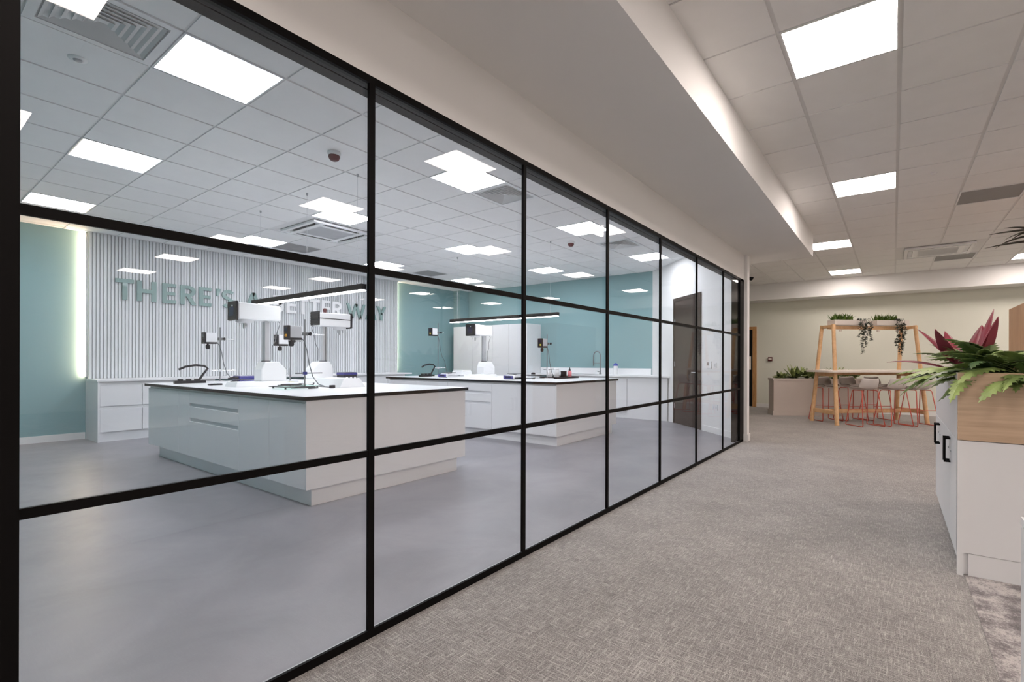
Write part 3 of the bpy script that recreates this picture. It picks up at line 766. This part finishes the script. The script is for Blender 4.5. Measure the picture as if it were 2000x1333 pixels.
stirrer((-5.25, 2.78, WZ), 0, 'stirrer on a green glass base at the front of near bench', dial='orange', base='glass', box='grey', clamp=.22, lower='blue')
stirrer((-6.90, 3.45, WZ), 0, 'stirrer partly hidden behind the front stirrer on near bench', zm=.50, h=.68, dial='dark', cable=False, lower=False)
stirrer((-7.28, 6.50, WZ), 0, 'tall stirrer on rod stand at the left end of far bench', h=1.04, zm=.78, clamp=.15, chuck=False)
stirrer((-4.72, 6.60, WZ), 0, 'stirrer with round base at the right end of far bench', base='disc', box='grey', clamp=.13)

def gooseneck(loc, rz, label):
    t = thing('power_strip', label, 'power strip', loc, rz)
    MB().box(-.03, .03, -.17, .17, 0, .035).build('strip_body', M['dark'], t, bev=.004)
    for k in range(3):
        MB().box(-.02, .02, -.13 + .09 * k, -.08 + .09 * k, .035, .06).build('plug', M['cable'], t, bev=.004)
    MB().tube([(0, .10, .04), (.0, .15, .12), (0, .20, .19), (0, .16, .225), (0, .06, .235), (0, -.05, .215), (0, -.12, .18)], .014, 8).build('flexible_arm', M['dark'], t)
gooseneck((-7.40, 2.42, WZ), 0, 'black power strip with curved flexible arm at the left end of near bench')
gooseneck((-7.20, 6.15, WZ), 0, 'black power strip with bent arms and plugs on far bench by the tall stirrer')
def hotplate(loc, label):
    t = thing('hotplate', label, 'hotplate', loc, 0, 'stacked blue hotplates')
    MB().box(-.10, .10, -.12, .12, .006, .045).build('casing', M['blue'], t, bev=.006)
    MB().box(-.09, .09, -.11, .11, .045, .050).build('heating_plate', M['grey'], t)
    MB().box(-.07, .07, -.124, -.12, .012, .038).build('control_strip', M['dark'], t)
    MB().tube([(.05, -.12, .02), (.06, -.17, .03), (.02, -.22, .012)], .011, 6).build('plug_lead', M['dark'], t)
    f = MB()
    for x in (-.08, .08):
        for y in (-.1, .1): f.lathe([(.01, 0), (.01, .007)], (x, y, 0), 8)
    f.build('foot', M['dark'], t)
hotplate((-6.95, 2.90, WZ), 'lower dark blue hotplate of the pair on near bench')
hotplate((-6.95, 2.90, WZ + .0505), 'upper dark blue hotplate of the pair on near bench')
tt = thing('instrument_box', 'dark blue instrument with black sockets behind the white wedge box', 'instrument', (-6.10, 4.0 - .18, WZ))
MB().box(-.09, .09, -.10, .09, .0, .14).build('casing', M['dark'], tt, bev=.006)
MB().box(-.092, .092, -.102, .092, .105, .135).build('blue_band', M['blue'], tt)
for k in range(3): MB().box(.09, .10, -.08 + .06 * k, -.05 + .06 * k, .05, .08).build('socket', M['white_gloss'], tt)
tt = thing('balance_cover', 'white wedge shaped instrument housing with sloped ends on near bench', 'instrument', (-5.05, 3.15, WZ))
MB().prism_yz([(-.16, 0), (.16, 0), (.085, .10), (-.11, .10)], -.42, .13).build('housing', M['white_gloss'], tt, bev=.006)
MB().box(-.36, .07, -.06, .04, .10, .103).build('lid_inset', M['white'], tt)
tt = thing('measuring_jug', 'small clear white jug behind the first mixer', 'jug', (-7.05, 3.22, WZ))
MB().lathe([(.055, 0), (.06, .005), (.068, .14), (.072, .145)], n=20).build('jug_body', M['white_gloss'], tt)
MB().tube([(0, .066, .12), (0, .11, .11), (0, .105, .04), (0, .062, .03)], .007, 6).build('jug_handle', M['white_gloss'], tt)
tt = thing('phone_remote', 'small black handset lying by the slim stirrer', 'handset', (-6.62, 2.42, WZ))
MB().box(-.03, .03, -.07, .07, 0, .02).build('handset_body', M['dark'], tt, bev=.006)
for k in range(3): MB().box(-.018, .018, -.045 + .035 * k, -.025 + .035 * k, .02, .022).build('key_row', M['grey'], tt)
# coiled leads on near bench
def coil(loc, label, mat, seed, plug=True, tag_=False):
    rr = random.Random(seed); t = thing('power_lead', label, 'cable', loc, 0)
    pts = []
    for k in range(34):
        a = k * .42; r_ = .060 + .012 * math.sin(k * .9) + rr.uniform(-.006, .006)
        pts.append((r_ * math.cos(a) * 1.1, 2.0 * r_ * math.sin(a), .007 + .0006 * k))
    pts += [(.10, .16, .02), (.10, .22, .012)]
    MB().tube(pts, .0042, 6).build('lead', mat, t)
    if plug: MB().box(.08, .12, .22, .27, 0, .035).build('plug', M['dark'], t, bev=.005)
    if tag_: MB().box(-.01, .03, -.03, .03, .05, .053).build('yellow_tag', M['yellow'], t)
coil((-5.72, 2.86, WZ), 'coiled black lead with yellow tag beside the first mixer', M['cable'], 3, True, True)
coil((-5.02, 2.98 - .32, WZ), 'coiled black lead lying beside the green glass base', M['cable'], 5)
coil((-4.85, 6.28, WZ), 'tangled grey lead at the right end of far bench', M['cable_grey'], 8)
# flask clamp behind mixer
tt = thing('wire_rack', 'thin steel wire rack behind the first mixer', 'rack', (-6.75, 3.05 + .15, WZ))
m = MB()
for y in (0, .14):
    for x in (-.05, .05): m.tube([(x, y, 0), (x, y, .20)], .003, 5)
for z in (.12, .16, .20): m.tube([(-.05, 0, z), (.05, 0, z), (.05, .14, z), (-.05, .14, z), (-.05, 0, z)], .003, 5)
m.build('rack_frame', M['steel'], tt)
# balances on far bench
def balance(loc, label):
    t = thing('balance', label, 'weighing scale', loc, 0, 'laboratory balances on the far bench')
    MB().prism_yz([(-.13, .012), (.13, .012), (.13, .07), (-.06, .07), (-.13, .035)], -.10, .10).build('casing', M['lightgrey'], t, bev=.006)
    MB().prism_yz([(-.134, .012), (-.128, .012), (-.128, .06), (-.134, .055)], -.10, .10).build('front_panel', M['purple'], t)
    MB().box(-.06, .06, -.137, -.134, .022, .05).build('display', M['screen'], t)
    MB().box(-.09, .09, -.05, .12, .085, .093).build('pan', M['rod'], t)
    MB().lathe([(.03, .07), (.03, .085)], (0, .035, 0), 12).build('pan_support', M['lightgrey'], t)
    MB().box(.10, .104, -.09, .12, .0, .03).build('side_base', M['dark'], t)
    MB().box(-.095, .095, -.12, .12, .0, .012).build('foot_plate', M['dark'], t)
balance((-6.60, 6.12, WZ), 'white balance with violet panel left of the far mixer')
balance((-5.12, 6.20, WZ), 'white balance with violet panel right of the far mixer')
tt = thing('white_case', 'low white plastic case behind the left balance', 'case', (-6.62, 6.50, WZ))
MB().box(-.14, .14, -.12, .12, 0, .10).build('case_body', M['white_gloss'], tt, bev=.008)
MB().box(-.13, .13, -.11, .11, .10, .125).build('lid', M['white_gloss'], tt, bev=.006)
tt = thing('keyboard_tray', 'white tray of small tools beside the far mixer base', 'tray', (-6.20, 6.0, WZ))
MB().box(-.12, .12, -.15, .15, 0, .03).build('tray_body', M['white_gloss'], tt, bev=.004)
MB().tube([(-.05, -.1, .036), (.03, .1, .036)], .006, 6).tube([(.05, -.1, .036), (-.04, .08, .046)], .006, 6).build('tools', M['rod'], tt)
tt = thing('bench_tray', 'long flat black tray at the right end of far bench', 'tray', (-4.75, 7.0, WZ))
MB().box(-.18, .18, -.33, .36, 0, .012).box(-.18, -.17, -.33, .36, .012, .03).box(.17, .18, -.33, .36, .012, .03).box(-.18, .18, .35, .36, .012, .03).box(-.18, .18, -.33, -.32, .012, .03).build('tray_body', M['dark'], tt)
def jar(x, y, label):
    t = thing('plastic_jar', label, 'jar', (x, y, WZ + .0125), 0, 'white jars on the black tray')
    MB().lathe([(.045, 0), (.048, .006), (.048, .12), (.04, .135)], n=18).build('jar_body', M['white_gloss'], t)
    MB().lathe([(.044, .135), (.044, .16), (.04, .163)], n=18).build('jar_lid', M['white'], t)
jar(-4.86, 6.86, 'white plastic jar on black tray, nearer the round base stirrer')
jar(-4.80, 7.00, 'white plastic jar on black tray, beside the black box')
tt = thing('black_carton', 'small black box on the tray between jar and pink bottle', 'box', (-4.72, 7.10, WZ + .0125))
MB().box(-.04, .04, -.035, .035, 0, .10).build('carton_body', M['dark'], tt, bev=.002)
MB().box(-.041, .041, -.036, .036, .10, .112).build('carton_lid', M['dark'], tt)
tt = thing('squeeze_bottle', 'pink squeeze bottle with black nozzle on the black tray', 'bottle', (-4.66, 7.20, WZ + .0125))
MB().lathe([(.034, 0), (.037, .008), (.037, .10), (.02, .118)], n=16).build('bottle_body', M['pink'], tt)
MB().lathe([(.021, .118), (.019, .13), (.006, .175)], n=12).build('nozzle', M['dark'], tt)
tt = thing('glass_beaker', 'small glass beaker with dark stopper by the tangled lead', 'beaker', (-4.95, 6.52, WZ))
MB().lathe([(.035, 0), (.038, .004), (.038, .075)], n=18).build('beaker_body', M['clear'], tt)
MB().lathe([(.036, .075), (.036, .095), (.02, .105)], n=16).build('stopper', M['dark'], tt)

# ------------------------------------------------------------------ bar table and stools
TA = R(41.5); ca, sa = math.cos(TA), math.sin(TA)
BC = (-.414, 11.68)
def bl(t, n): return (BC[0] + ca * t - sa * n, BC[1] + sa * t + ca * n)
bt = thing('bar_table', 'high white bar table on oak A-frame legs with overhead beam', 'table', (BC[0], BC[1], 0), TA)
r_ = .09; tp = []
for sx, sy, a0 in ((1, 1, 0), (-1, 1, 90), (-1, -1, 180), (1, -1, 270)):
    for k in range(5):
        a = R(a0 + 22.5 * k); tp.append((sx * (1.10 - r_) + r_ * math.cos(a), sy * (.40 - r_) + r_ * math.sin(a)))
MB().prism(tp, 1.012, 1.056).build('tabletop', M['cream'], bt, bev=.004)
MB().box(-.95, .95, -.03, .03, .955, 1.012).build('under_rail', M['oak'], bt)
for sx in (-1, 1):
    for sy in (-1, 1):
        MB().tube([(sx * .95, sy * .375, 0), (sx * .875, sy * .165, 1.95)], .040, 12, .034).build('leg', M['oak'], bt)
    MB().bar((sx * .875, -.20, 1.915), (sx * .875, .20, 1.915), .06, .06).build('top_crossbar', M['oak'], bt, bev=.01)
    MB().bar((sx * .91, -.29, .975), (sx * .91, .29, .975), .05, .085).build('table_crossbar', M['oak'], bt, bev=.01)
    MB().bar((sx * .942, -.36, .235), (sx * .942, .36, .235), .045, .085).build('foot_crossbar', M['oak'], bt, bev=.01)
MB().bar((-.875, 0, 1.905), (.875, 0, 1.905), .05, .07).build('overhead_beam', M['oak'], bt, bev=.008)
MB().bar((-.94, 0, .235), (.94, 0, .235), .045, .085).build('foot_rail', M['oak'], bt, bev=.008)
for tx_ in (-.62, .20, .62):
    MB().lathe([(.028, 1.865), (.028, 1.83), (.02, 1.825)], (tx_, -.02, 0), 14).build('spot_lamp', M['cream'], bt)

def make_stool():
    st = thing('bar_stool', '', 'stool', (0, 0, 0), 0, 'grey bar stools with red wire legs')
    prof = [(.19, .680, .165), (.20, .698, .175), (.165, .704, .188), (.08, .694, .196), (-.02, .690, .20), (-.10, .695, .199), (-.155, .720, .195), (-.185, .765, .191), (-.20, .82, .186), (-.211, .875, .175), (-.218, .905, .158)]
    nu = 11; vs = []
    for k, (y, z, hw) in enumerate(prof):
        for j in range(nu):
            u = -1 + 2 * j / (nu - 1)
            x = hw * u
            lift = .05 * abs(u) ** 3 if 2 <= k <= 7 else .015 * abs(u) ** 3
            fwd = .085 * abs(u) ** 2.2 if k >= 6 else 0
            vs.append((x, y + fwd, z + lift))
    fs = [(i * nu + j, i * nu + j + 1, (i + 1) * nu + j + 1, (i + 1) * nu + j) for i in range(len(prof) - 1) for j in range(nu - 1)]
    MB().add(vs, fs, True).build('seat_shell', M['shell'], st, solid=.014, sub=1)
    pv = [(x * .93, y + .012 if k >= 6 else y, z + .012) for k, (x, y, z) in [(i // nu, v) for i, v in enumerate(vs)]]
    MB().add(pv[nu * 1:nu * (len(prof) - 1)], [f for f in [(i * nu + j, i * nu + j + 1, (i + 1) * nu + j + 1, (i + 1) * nu + j) for i in range(len(prof) - 3) for j in range(nu - 1)]], True).build('seat_pad', M['shell_in'], st, solid=.006, sub=1)
    for sx in (-1, 1):
        MB().tube([(sx * .10, .0, .677), (sx * .145, .10, .677), (sx * .155, .125, .667), (sx * .162, .135, .645), (sx * .222, .222, .03), (sx * .224, .215, .010), (sx * .224, .19, .008), (sx * .224, -.19, .008), (sx * .224, -.215, .010), (sx * .222, -.222, .03), (sx * .162, -.125, .655), (sx * .150, -.10, .677), (sx * .10, .0, .677)], .0085, 8).build('leg_frame', M['wire_red'], st)
    MB().tube([(-.199, .185, .30), (.199, .185, .30)], .0075, 8).build('footrest', M['wire_red'], st)
    MB().tube([(-.199, -.18, .30), (.199, -.18, .30)], .006, 8).build('rear_brace', M['wire_red'], st)
    return st
st = make_stool()
spots = [(-.60, .43, 1, 'on the far side of the bar table, nearest its left A-frame'), (-.04, .43, 1, 'on the far side of the bar table, in the middle'), (.53, .43, 1, 'on the far side of the bar table, at its right end'),
         (-.44, -.46, 0, 'turned away on the near side, left of three'), (.14, -.46, 0, 'turned away on the near side, in the middle'), (.665, -.47, 0, 'turned away on the near side, beside the ferns')]
for k, (t_, n_, f, lab) in enumerate(spots):
    p = bl(t_, n_); loc = (p[0], p[1], 0); rz = TA + (PI if f else 0)
    lab = 'grey bar stool %s' % lab
    if k == 0: st.location = loc; st.rotation_euler = (0, 0, rz); st['label'] = lab
    else: dup(st, loc, rz, lab)

# ------------------------------------------------------------------ plants
def leaf(mb, base, az, L, w, e0, e1, n=14, serr=0.0, fold=.18, twist=0.0, stalk=0.0, teeth=None):
    """arching blade: starts at elevation e0, ends at e1 (degrees); serr = depth of toothed margin"""
    p = Vector(base); pts = []; dirs = []
    ds = L / n; ax = Vector((math.cos(az), math.sin(az), 0)); side0 = Vector((-math.sin(az), math.cos(az), 0))
    for i in range(n + 1):
        t = i / n; e = R(e0 + (e1 - e0) * t)
        d = ax * math.cos(e) + Vector((0, 0, 1)) * math.sin(e)
        pts.append(p.copy()); dirs.append(d); p = p + d * ds
    vs = []; fs = []
    for i, (q, d) in enumerate(zip(pts, dirs)):
        t = i / n
        up = side0.cross(d) * -1
        a = twist * t
        sd = side0 * math.cos(a) + up * math.sin(a); nu = up * math.cos(a) - side0 * math.sin(a)
        if t < stalk: ww = w * .06
        else:
            tt_ = (t - stalk) / (1 - stalk)
            ww = w * (math.sin(PI * min(1, tt_ ** .75 * .96 + .04)) ** .8) + w * .01
            if serr: ww *= (1 - serr * (i % 2))
        fw = d * (ds * .55 if (serr and i % 2 == 0) else 0)
        vs += [q - sd * ww / 2 + nu * (-fold * ww) + fw, q, q + sd * ww / 2 + nu * (-fold * ww) + fw]
    for i in range(n):
        a = i * 3; fs += [(a, a + 1, a + 4, a + 3), (a + 1, a + 2, a + 5, a + 4)]
    mb.add(vs, fs, serr == 0)
    return pts[-1]

# storage units and planter in the foreground
FX0, FX1, FY0, FY1 = .30, 1.15, 3.63, 5.36
for k, (a, b, lab) in enumerate(((FY0 + .03, 4.50, 'white low storage cabinet with black handles under the ferns, nearer one'), (4.50, FY1, 'white low storage cabinet with black handles, farther one'))):
    t = thing('storage_cabinet', lab, 'cabinet', (FX0, a, 0), 0, 'storage cabinets under the planter')
    w = b - a
    MB().box(.02, FX1 - FX0, 0, w, .09, .772).build('carcass', M['white'], t)
    MB().box(.03, FX1 - FX0 - .03, .0 if k else .0, w, 0, .09).build('plinth', M['white'], t)
    for i in range(2):
        y0 = i * w / 2 + .002; y1 = (i + 1) * w / 2 - .002
        d = MB().box(0, .018, y0, y1, .095, .770).build('door', M['white'], t, bev=.0015)
        yh = y1 - .035 if i == 0 else y0 + .035
        hb = MB().box(-.034, -.024, yh - .006, yh + .006, .575, .735).box(-.024, 0, yh - .006, yh + .006, .575, .587).box(-.024, 0, yh - .006, yh + .006, .723, .735)
        hb.build('handle', M['black'], d)
        MB().lathe([(.006, 0), (.006, .004)], (0, 0, 0), 10).build('lock', M['grey'], d).matrix_local = Matrix.Translation((-.001, yh + (.04 if i else -.04) * 0 - .045 * (1 if i == 0 else -1), .655)) @ Matrix.Rotation(R(-90), 4, 'Y')
ep = MB().box(FX0 + .0, FX1, FY0 + .008, FY0 + .028, .13, .770).box(FX0 + .0, FX0 + .028, FY0, FY0 + .028, 0, .772).box(FX0 + .05, FX1, FY0 + .012, FY0 + .028, 0, .127)
o = ep.build('cabinet_end_panel', M['white']); tag(o, 'tall white end panel below the oak planter facing the camera', 'panel')
PL = thing('planter_box', 'oak fronted planter trough on top of the white storage cabinets', 'planter', (0, 0, .775))
MB().box(FX0 + .002, FX1, FY0, FY0 + .02, 0, .385).build('oak_end', M['oak_panel'], PL)
MB().box(FX0, FX0 + .018, FY0 + .02, FY1, 0, .385).build('side_panel', M['white'], PL)
MB().box(FX1 - .018, FX1, FY0 + .02, FY1, 0, .385).build('side_panel', M['white'], PL)
MB().box(FX0 + .018, FX1 - .018, FY1 - .02, FY1, 0, .385).build('oak_end', M['oak_panel'], PL)
MB().box(FX0 + .018, FX1 - .018, FY0 + .02, FY1 - .02, .0, .345).build('soil', M['soil'], PL)
SZ = 1.12
def fern(x, y, label, nf, Lr, seed, azr=(0, 360), er=(15, 70), wr=(.09, .13)):
    rr = random.Random(seed)
    t = thing('fern', label, 'plant', (x, y, SZ), 0, 'ferns in the oak planter')
    for k in range(nf):
        az = R(azr[0] + (azr[1] - azr[0]) * (k + rr.uniform(.1, .9)) / nf)
        L = rr.uniform(*Lr); e0 = rr.uniform(*er); e1 = e0 - rr.uniform(40, 85)
        m = MB()
        leaf(m, (rr.uniform(-.03, .03), rr.uniform(-.03, .03), 0), az, L, rr.uniform(*wr), e0, e1, n=26, serr=.42, fold=.12, twist=rr.uniform(-.5, .5), stalk=.10)
        m.build('frond', M['fern'], t, solid=.0015)
    return t
fern(.47, 3.88, 'large green fern spilling over the corner of the oak planter', 40, (.32, .52), 11, (80, 350))
fern(.62, 3.80, 'green fern hanging over the oak end of planter', 34, (.28, .48), 12, (150, 390), (10, 65))
fern(.92, 3.84, 'broad green fern at the right of the oak planter end', 34, (.32, .52), 13, (90, 400), (20, 70))
fern(.50, 4.35, 'fern over the white side of planter behind the corner fern', 26, (.32, .5), 14, (60, 320), (25, 70))
def redplant(x, y, label, leaves):
    t = thing('red_leaf_plant', label, 'plant', (x, y, SZ), 0)
    for az, L, w, e0, e1 in leaves:
        m = MB(); leaf(m, (0, 0, 0), R(az), L, w, e0, e1, n=16, fold=.25, stalk=.25)
        m.build('red_leaf', M['red_leaf'], t, solid=.0015)
    MB().tube([(0, 0, 0), (0, 0, .14)], .012, 8).build('plant_stem', M['stem'], t)
redplant(.39, 4.08, 'crimson leaved plant rising out of the ferns', [(172, .42, .11, 66, 34), (215, .38, .12, 66, 44), (-5, .45, .14, 82, 66), (-28, .41, .14, 78, 58), (60, .38, .12, 74, 55), (170, .46, .05, 36, -14), (120, .38, .10, 70, 40)])
redplant(1.0, 4.05, 'crimson leaved plant at the right end of the ferns', [(180, .42, .10, 50, 20), (240, .34, .08, 60, 30), (60, .35, .09, 65, 40)])
# tall strap leaved plant whose tips enter the frame
t = thing('dracaena', 'tall dark strap leaved plant whose tips show before the corridor ceiling', 'plant', (.86, 4.2, SZ), 0)
MB().tube([(0, 0, 0), (.01, 0, .5), (0, .01, .95)], .016, 8, .012).build('plant_stem', M['stem'], t)
rr = random.Random(4)
for k in range(14):
    m = MB(); az = R(k * 137.5)
    leaf(m, (0, 0, .92 - .012 * k), az, rr.uniform(.30, .42), .045, rr.uniform(30, 70), rr.uniform(-50, -10), n=14, fold=.2)
    m.build('strap_leaf', M['dark_leaf'], t, solid=.0015)
for az, z, e0, e1, L in ((168, 1.0, 12, -8, .36), (176, .93, 10, -14, .38)):
    m = MB(); leaf(m, (0, 0, z - .08), R(az), L, .05, e0, e1, n=14, fold=.2); m.build('strap_leaf', M['dark_leaf'], t, solid=.0015)
# near white cabinet at the frame edge and tall oak unit beyond
t = thing('side_cabinet', 'white low cabinet cut by the lower right frame edge', 'cabinet', (.3115, 1.0, 0))
MB().box(.018, .6, 0, 1.0, .08, .735).build('carcass', M['white'], t)
MB().box(.03, .58, .02, .98, 0, .08).build('plinth', M['white'], t)
MB().box(0, .61, -.005, 1.005, .735, .757).build('cabinet_top', M['white_gloss'], t)
MB().box(0, .016, .004, .498, .085, .73).build('door', M['white'], t); MB().box(0, .016, .502, .996, .085, .73).build('door', M['white'], t)
t = thing('tall_oak_unit', 'tall oak storage unit standing beyond the ferns', 'cabinet', (1.24, 7.3, 0))
MB().box(.018, .6, 0, 1.44, .06, 1.92).build('carcass', M['oak_unit'], t)
MB().box(0, .016, .003, .718, .06, 1.915).build('door', M['oak_unit'], t); MB().box(0, .016, .722, 1.437, .06, 1.915).build('door', M['oak_unit'], t)
MB().box(.03, .57, .03, 1.41, 0, .06).build('plinth', M['dark'], t)

# far planter beside the wall
PA = R(26); pc_, ps_ = math.cos(PA), math.sin(PA)
t = thing('floor_planter', 'long blush rectangular planter behind the bar table', 'planter', (-2.23, 11.95, 0), PA)
L_, D_ = 2.2, .42
MB().box(.02, L_ - .02, .02, D_ - .02, .10, .80).build('planter_body', M['blush'], t)
MB().box(.0, L_, .0, D_, 0, .10).build('planter_plinth', M['blush'], t)
m = MB().box(.0, L_, 0, .05, .80, .84).box(0, L_, D_ - .05, D_, .80, .84).box(0, .05, .05, D_ - .05, .80, .84).box(L_ - .05, L_, .05, D_ - .05, .80, .84)
m.build('planter_rim', M['blush'], t)
MB().box(.05, L_ - .05, .05, D_ - .05, .79, .81).build('soil', M['soil'], t)
def at_pl(u, v): return (-2.23 + pc_ * u - ps_ * v, 11.95 + ps_ * u + pc_ * v, .81)
rr = random.Random(21)
pnames = ['at the left end of blush planter', 'second from left in blush planter', 'third from left in blush planter', 'fourth in blush planter, behind the table end', 'fifth in blush planter, seen over the tabletop', 'last in blush planter, low over the tabletop']
for k in range(6):
    hgt = [.17, .30, .30, .27, .28, .24][k]
    t = thing('leafy_plant', 'broad leaved green plant %s' % pnames[k], 'plant', at_pl(.22 + .30 * k, .2), 0, 'leafy plants in the blush planter')
    for q in range(30):
        m = MB(); az = rr.uniform(0, 2 * PI); e0 = rr.uniform(15, 80)
        leaf(m, (rr.uniform(-.06, .06), rr.uniform(-.06, .06), rr.uniform(0, .04)), az, hgt * rr.uniform(.75, 1.25), rr.uniform(.08, .11), e0, e0 - rr.uniform(20, 60), n=8, fold=.2, stalk=.15)
        m.build('leaf', M['bush'], t, solid=.0015)
# trays on the beam
def tray(t0_, t1_, label):
    p = bl((t0_ + t1_) / 2, 0); w = t1_ - t0_
    t = thing('beam_tray', label, 'planter', (p[0], p[1], 1.953), TA, 'cream trays on the beam')
    MB().box(-w / 2, w / 2, -.11, .11, 0, .015).build('tray_floor', M['cream'], t)
    MB().box(-w / 2, w / 2, -.11, -.095, .015, .10).box(-w / 2, w / 2, .095, .11, .015, .10).box(-w / 2, -w / 2 + .015, -.095, .095, .015, .10).box(w / 2 - .015, w / 2, -.095, .095, .015, .10).build('tray_wall', M['cream'], t)
    MB().box(-w / 2 + .015, w / 2 - .015, -.095, .095, .015, .075).build('soil', M['soil'], t)
tray(-.80, -.13, 'cream planting tray on the left half of the overhead beam')
tray(.10, .80, 'cream planting tray on the right half of the overhead beam')
def grass(t_, label, seed, w=.40):
    rr = random.Random(seed); p = bl(t_, 0)
    t = thing('grass_plant', label, 'plant', (p[0], p[1], 2.028), TA)
    m = MB()
    for k in range(170):
        leaf(m, (rr.uniform(-w / 2, w / 2), rr.uniform(-.07, .07), 0), rr.uniform(0, 2 * PI), rr.uniform(.10, .20), .026, rr.uniform(50, 85), rr.uniform(0, 50), n=4, fold=.15)
    o = m.build('grass_blades', M['grassy'], t); o['kind'] = 'stuff'
grass(-.58, 'bushy bright green plant in the left beam tray', 31)
grass(.38, 'bushy bright green plant in the right beam tray', 32)
def trail(t_, label, seed, strands, off=-.10):
    rr = random.Random(seed); p = bl(t_, off)
    t = thing('trailing_plant', label, 'plant', (p[0], p[1], 2.03), TA)
    mo = MB()
    for k in range(14):
        leaf(mo, (rr.uniform(-.08, .08), rr.uniform(-.02, .05), .0), rr.uniform(0, 6.28), .09, .035, rr.uniform(20, 80), rr.uniform(-30, 30), n=4)
    mo.build('crown_leaves', M['trail'], t)
    for sx, ln in strands:
        m = MB(); y = -.06
        pts = [(sx, .0, .0), (sx, -.05, .05), (sx, y - .02, -.02)] + [(sx + .02 * math.sin(q * .9 + sx * 40), y - .02 + .012 * math.cos(q * 1.3), -.02 - ln * q / 10) for q in range(1, 11)]
        m.tube(pts, .003, 5)
        for q in range(int(ln * 150)):
            z = -.02 - ln * rr.random(); i = min(9, int((-.02 - z) / ln * 10)); c = pts[3 + i]
            leaf(m, (c[0], c[1], z), rr.uniform(0, 6.28), rr.uniform(.04, .06), .034, rr.uniform(-30, 30), rr.uniform(-70, -30), n=3)
        m.build('strand', M['trail'], t)
trail(-.22, 'dark trailing plant hanging from the left beam tray', 41, [(-.09, .30), (-.05, .62), (0.0, .50), (.03, .35), (.10, .20), (.13, .38)])
trail(.56, 'dark trailing plant hanging from the right beam tray', 42, [(-.08, .45), (-.04, .58), (0.0, .64), (.04, .50), (.08, .34)], -.10)

# ------------------------------------------------------------------ camera, world, view
cam = bpy.data.cameras.new('camera'); co = bpy.data.objects.new('camera', cam); COL.objects.link(co)
F, UC, VC, T, RO, CH = 947.18, 1070.7, 705.66, .6186, .0026, 1.22
cam.sensor_fit = 'HORIZONTAL'; cam.sensor_width = 36.0; cam.lens = F / 2000 * 36.0
cam.shift_x = -(UC - 1000) / 2000.0
cam.shift_y = (VC - 666.5) / 2000.0
s_, c_ = math.sin(T), math.cos(T)
right = Vector((c_, s_, 0)); fwd = Vector((-s_, c_, 0)); up = Vector((0, 0, 1))
# image right side is lowered by RO: camera axes turn the other way
rx = right * math.cos(RO) + up * math.sin(RO); uy = up * math.cos(RO) - right * math.sin(RO)
m3 = Matrix((rx, uy, -fwd)).transposed()
co.matrix_world = Matrix.Translation((0, 0, CH)) @ m3.to_4x4()
cam.clip_start = .05
S.camera = co
w = bpy.data.worlds.new('world'); S.world = w; w.use_nodes = True
w.node_tree.nodes['Background'].inputs[0].default_value = (.9, .95, 1, 1); w.node_tree.nodes['Background'].inputs[1].default_value = .05
S.view_settings.view_transform = 'Standard'; S.view_settings.look = 'None'
S.view_settings.exposure = 0.7; S.view_settings.gamma = 1.0; S.view_settings.use_curve_mapping = False
cy = S.cycles
cy.use_denoising = True
try: cy.denoiser = 'OPENIMAGEDENOISE'
except Exception: pass
cy.max_bounces = 10; cy.diffuse_bounces = 5; cy.glossy_bounces = 4; cy.transparent_max_bounces = 16; cy.transmission_bounces = 4
cy.caustics_reflective = False; cy.caustics_refractive = False
cy.sample_clamp_indirect = 6.0
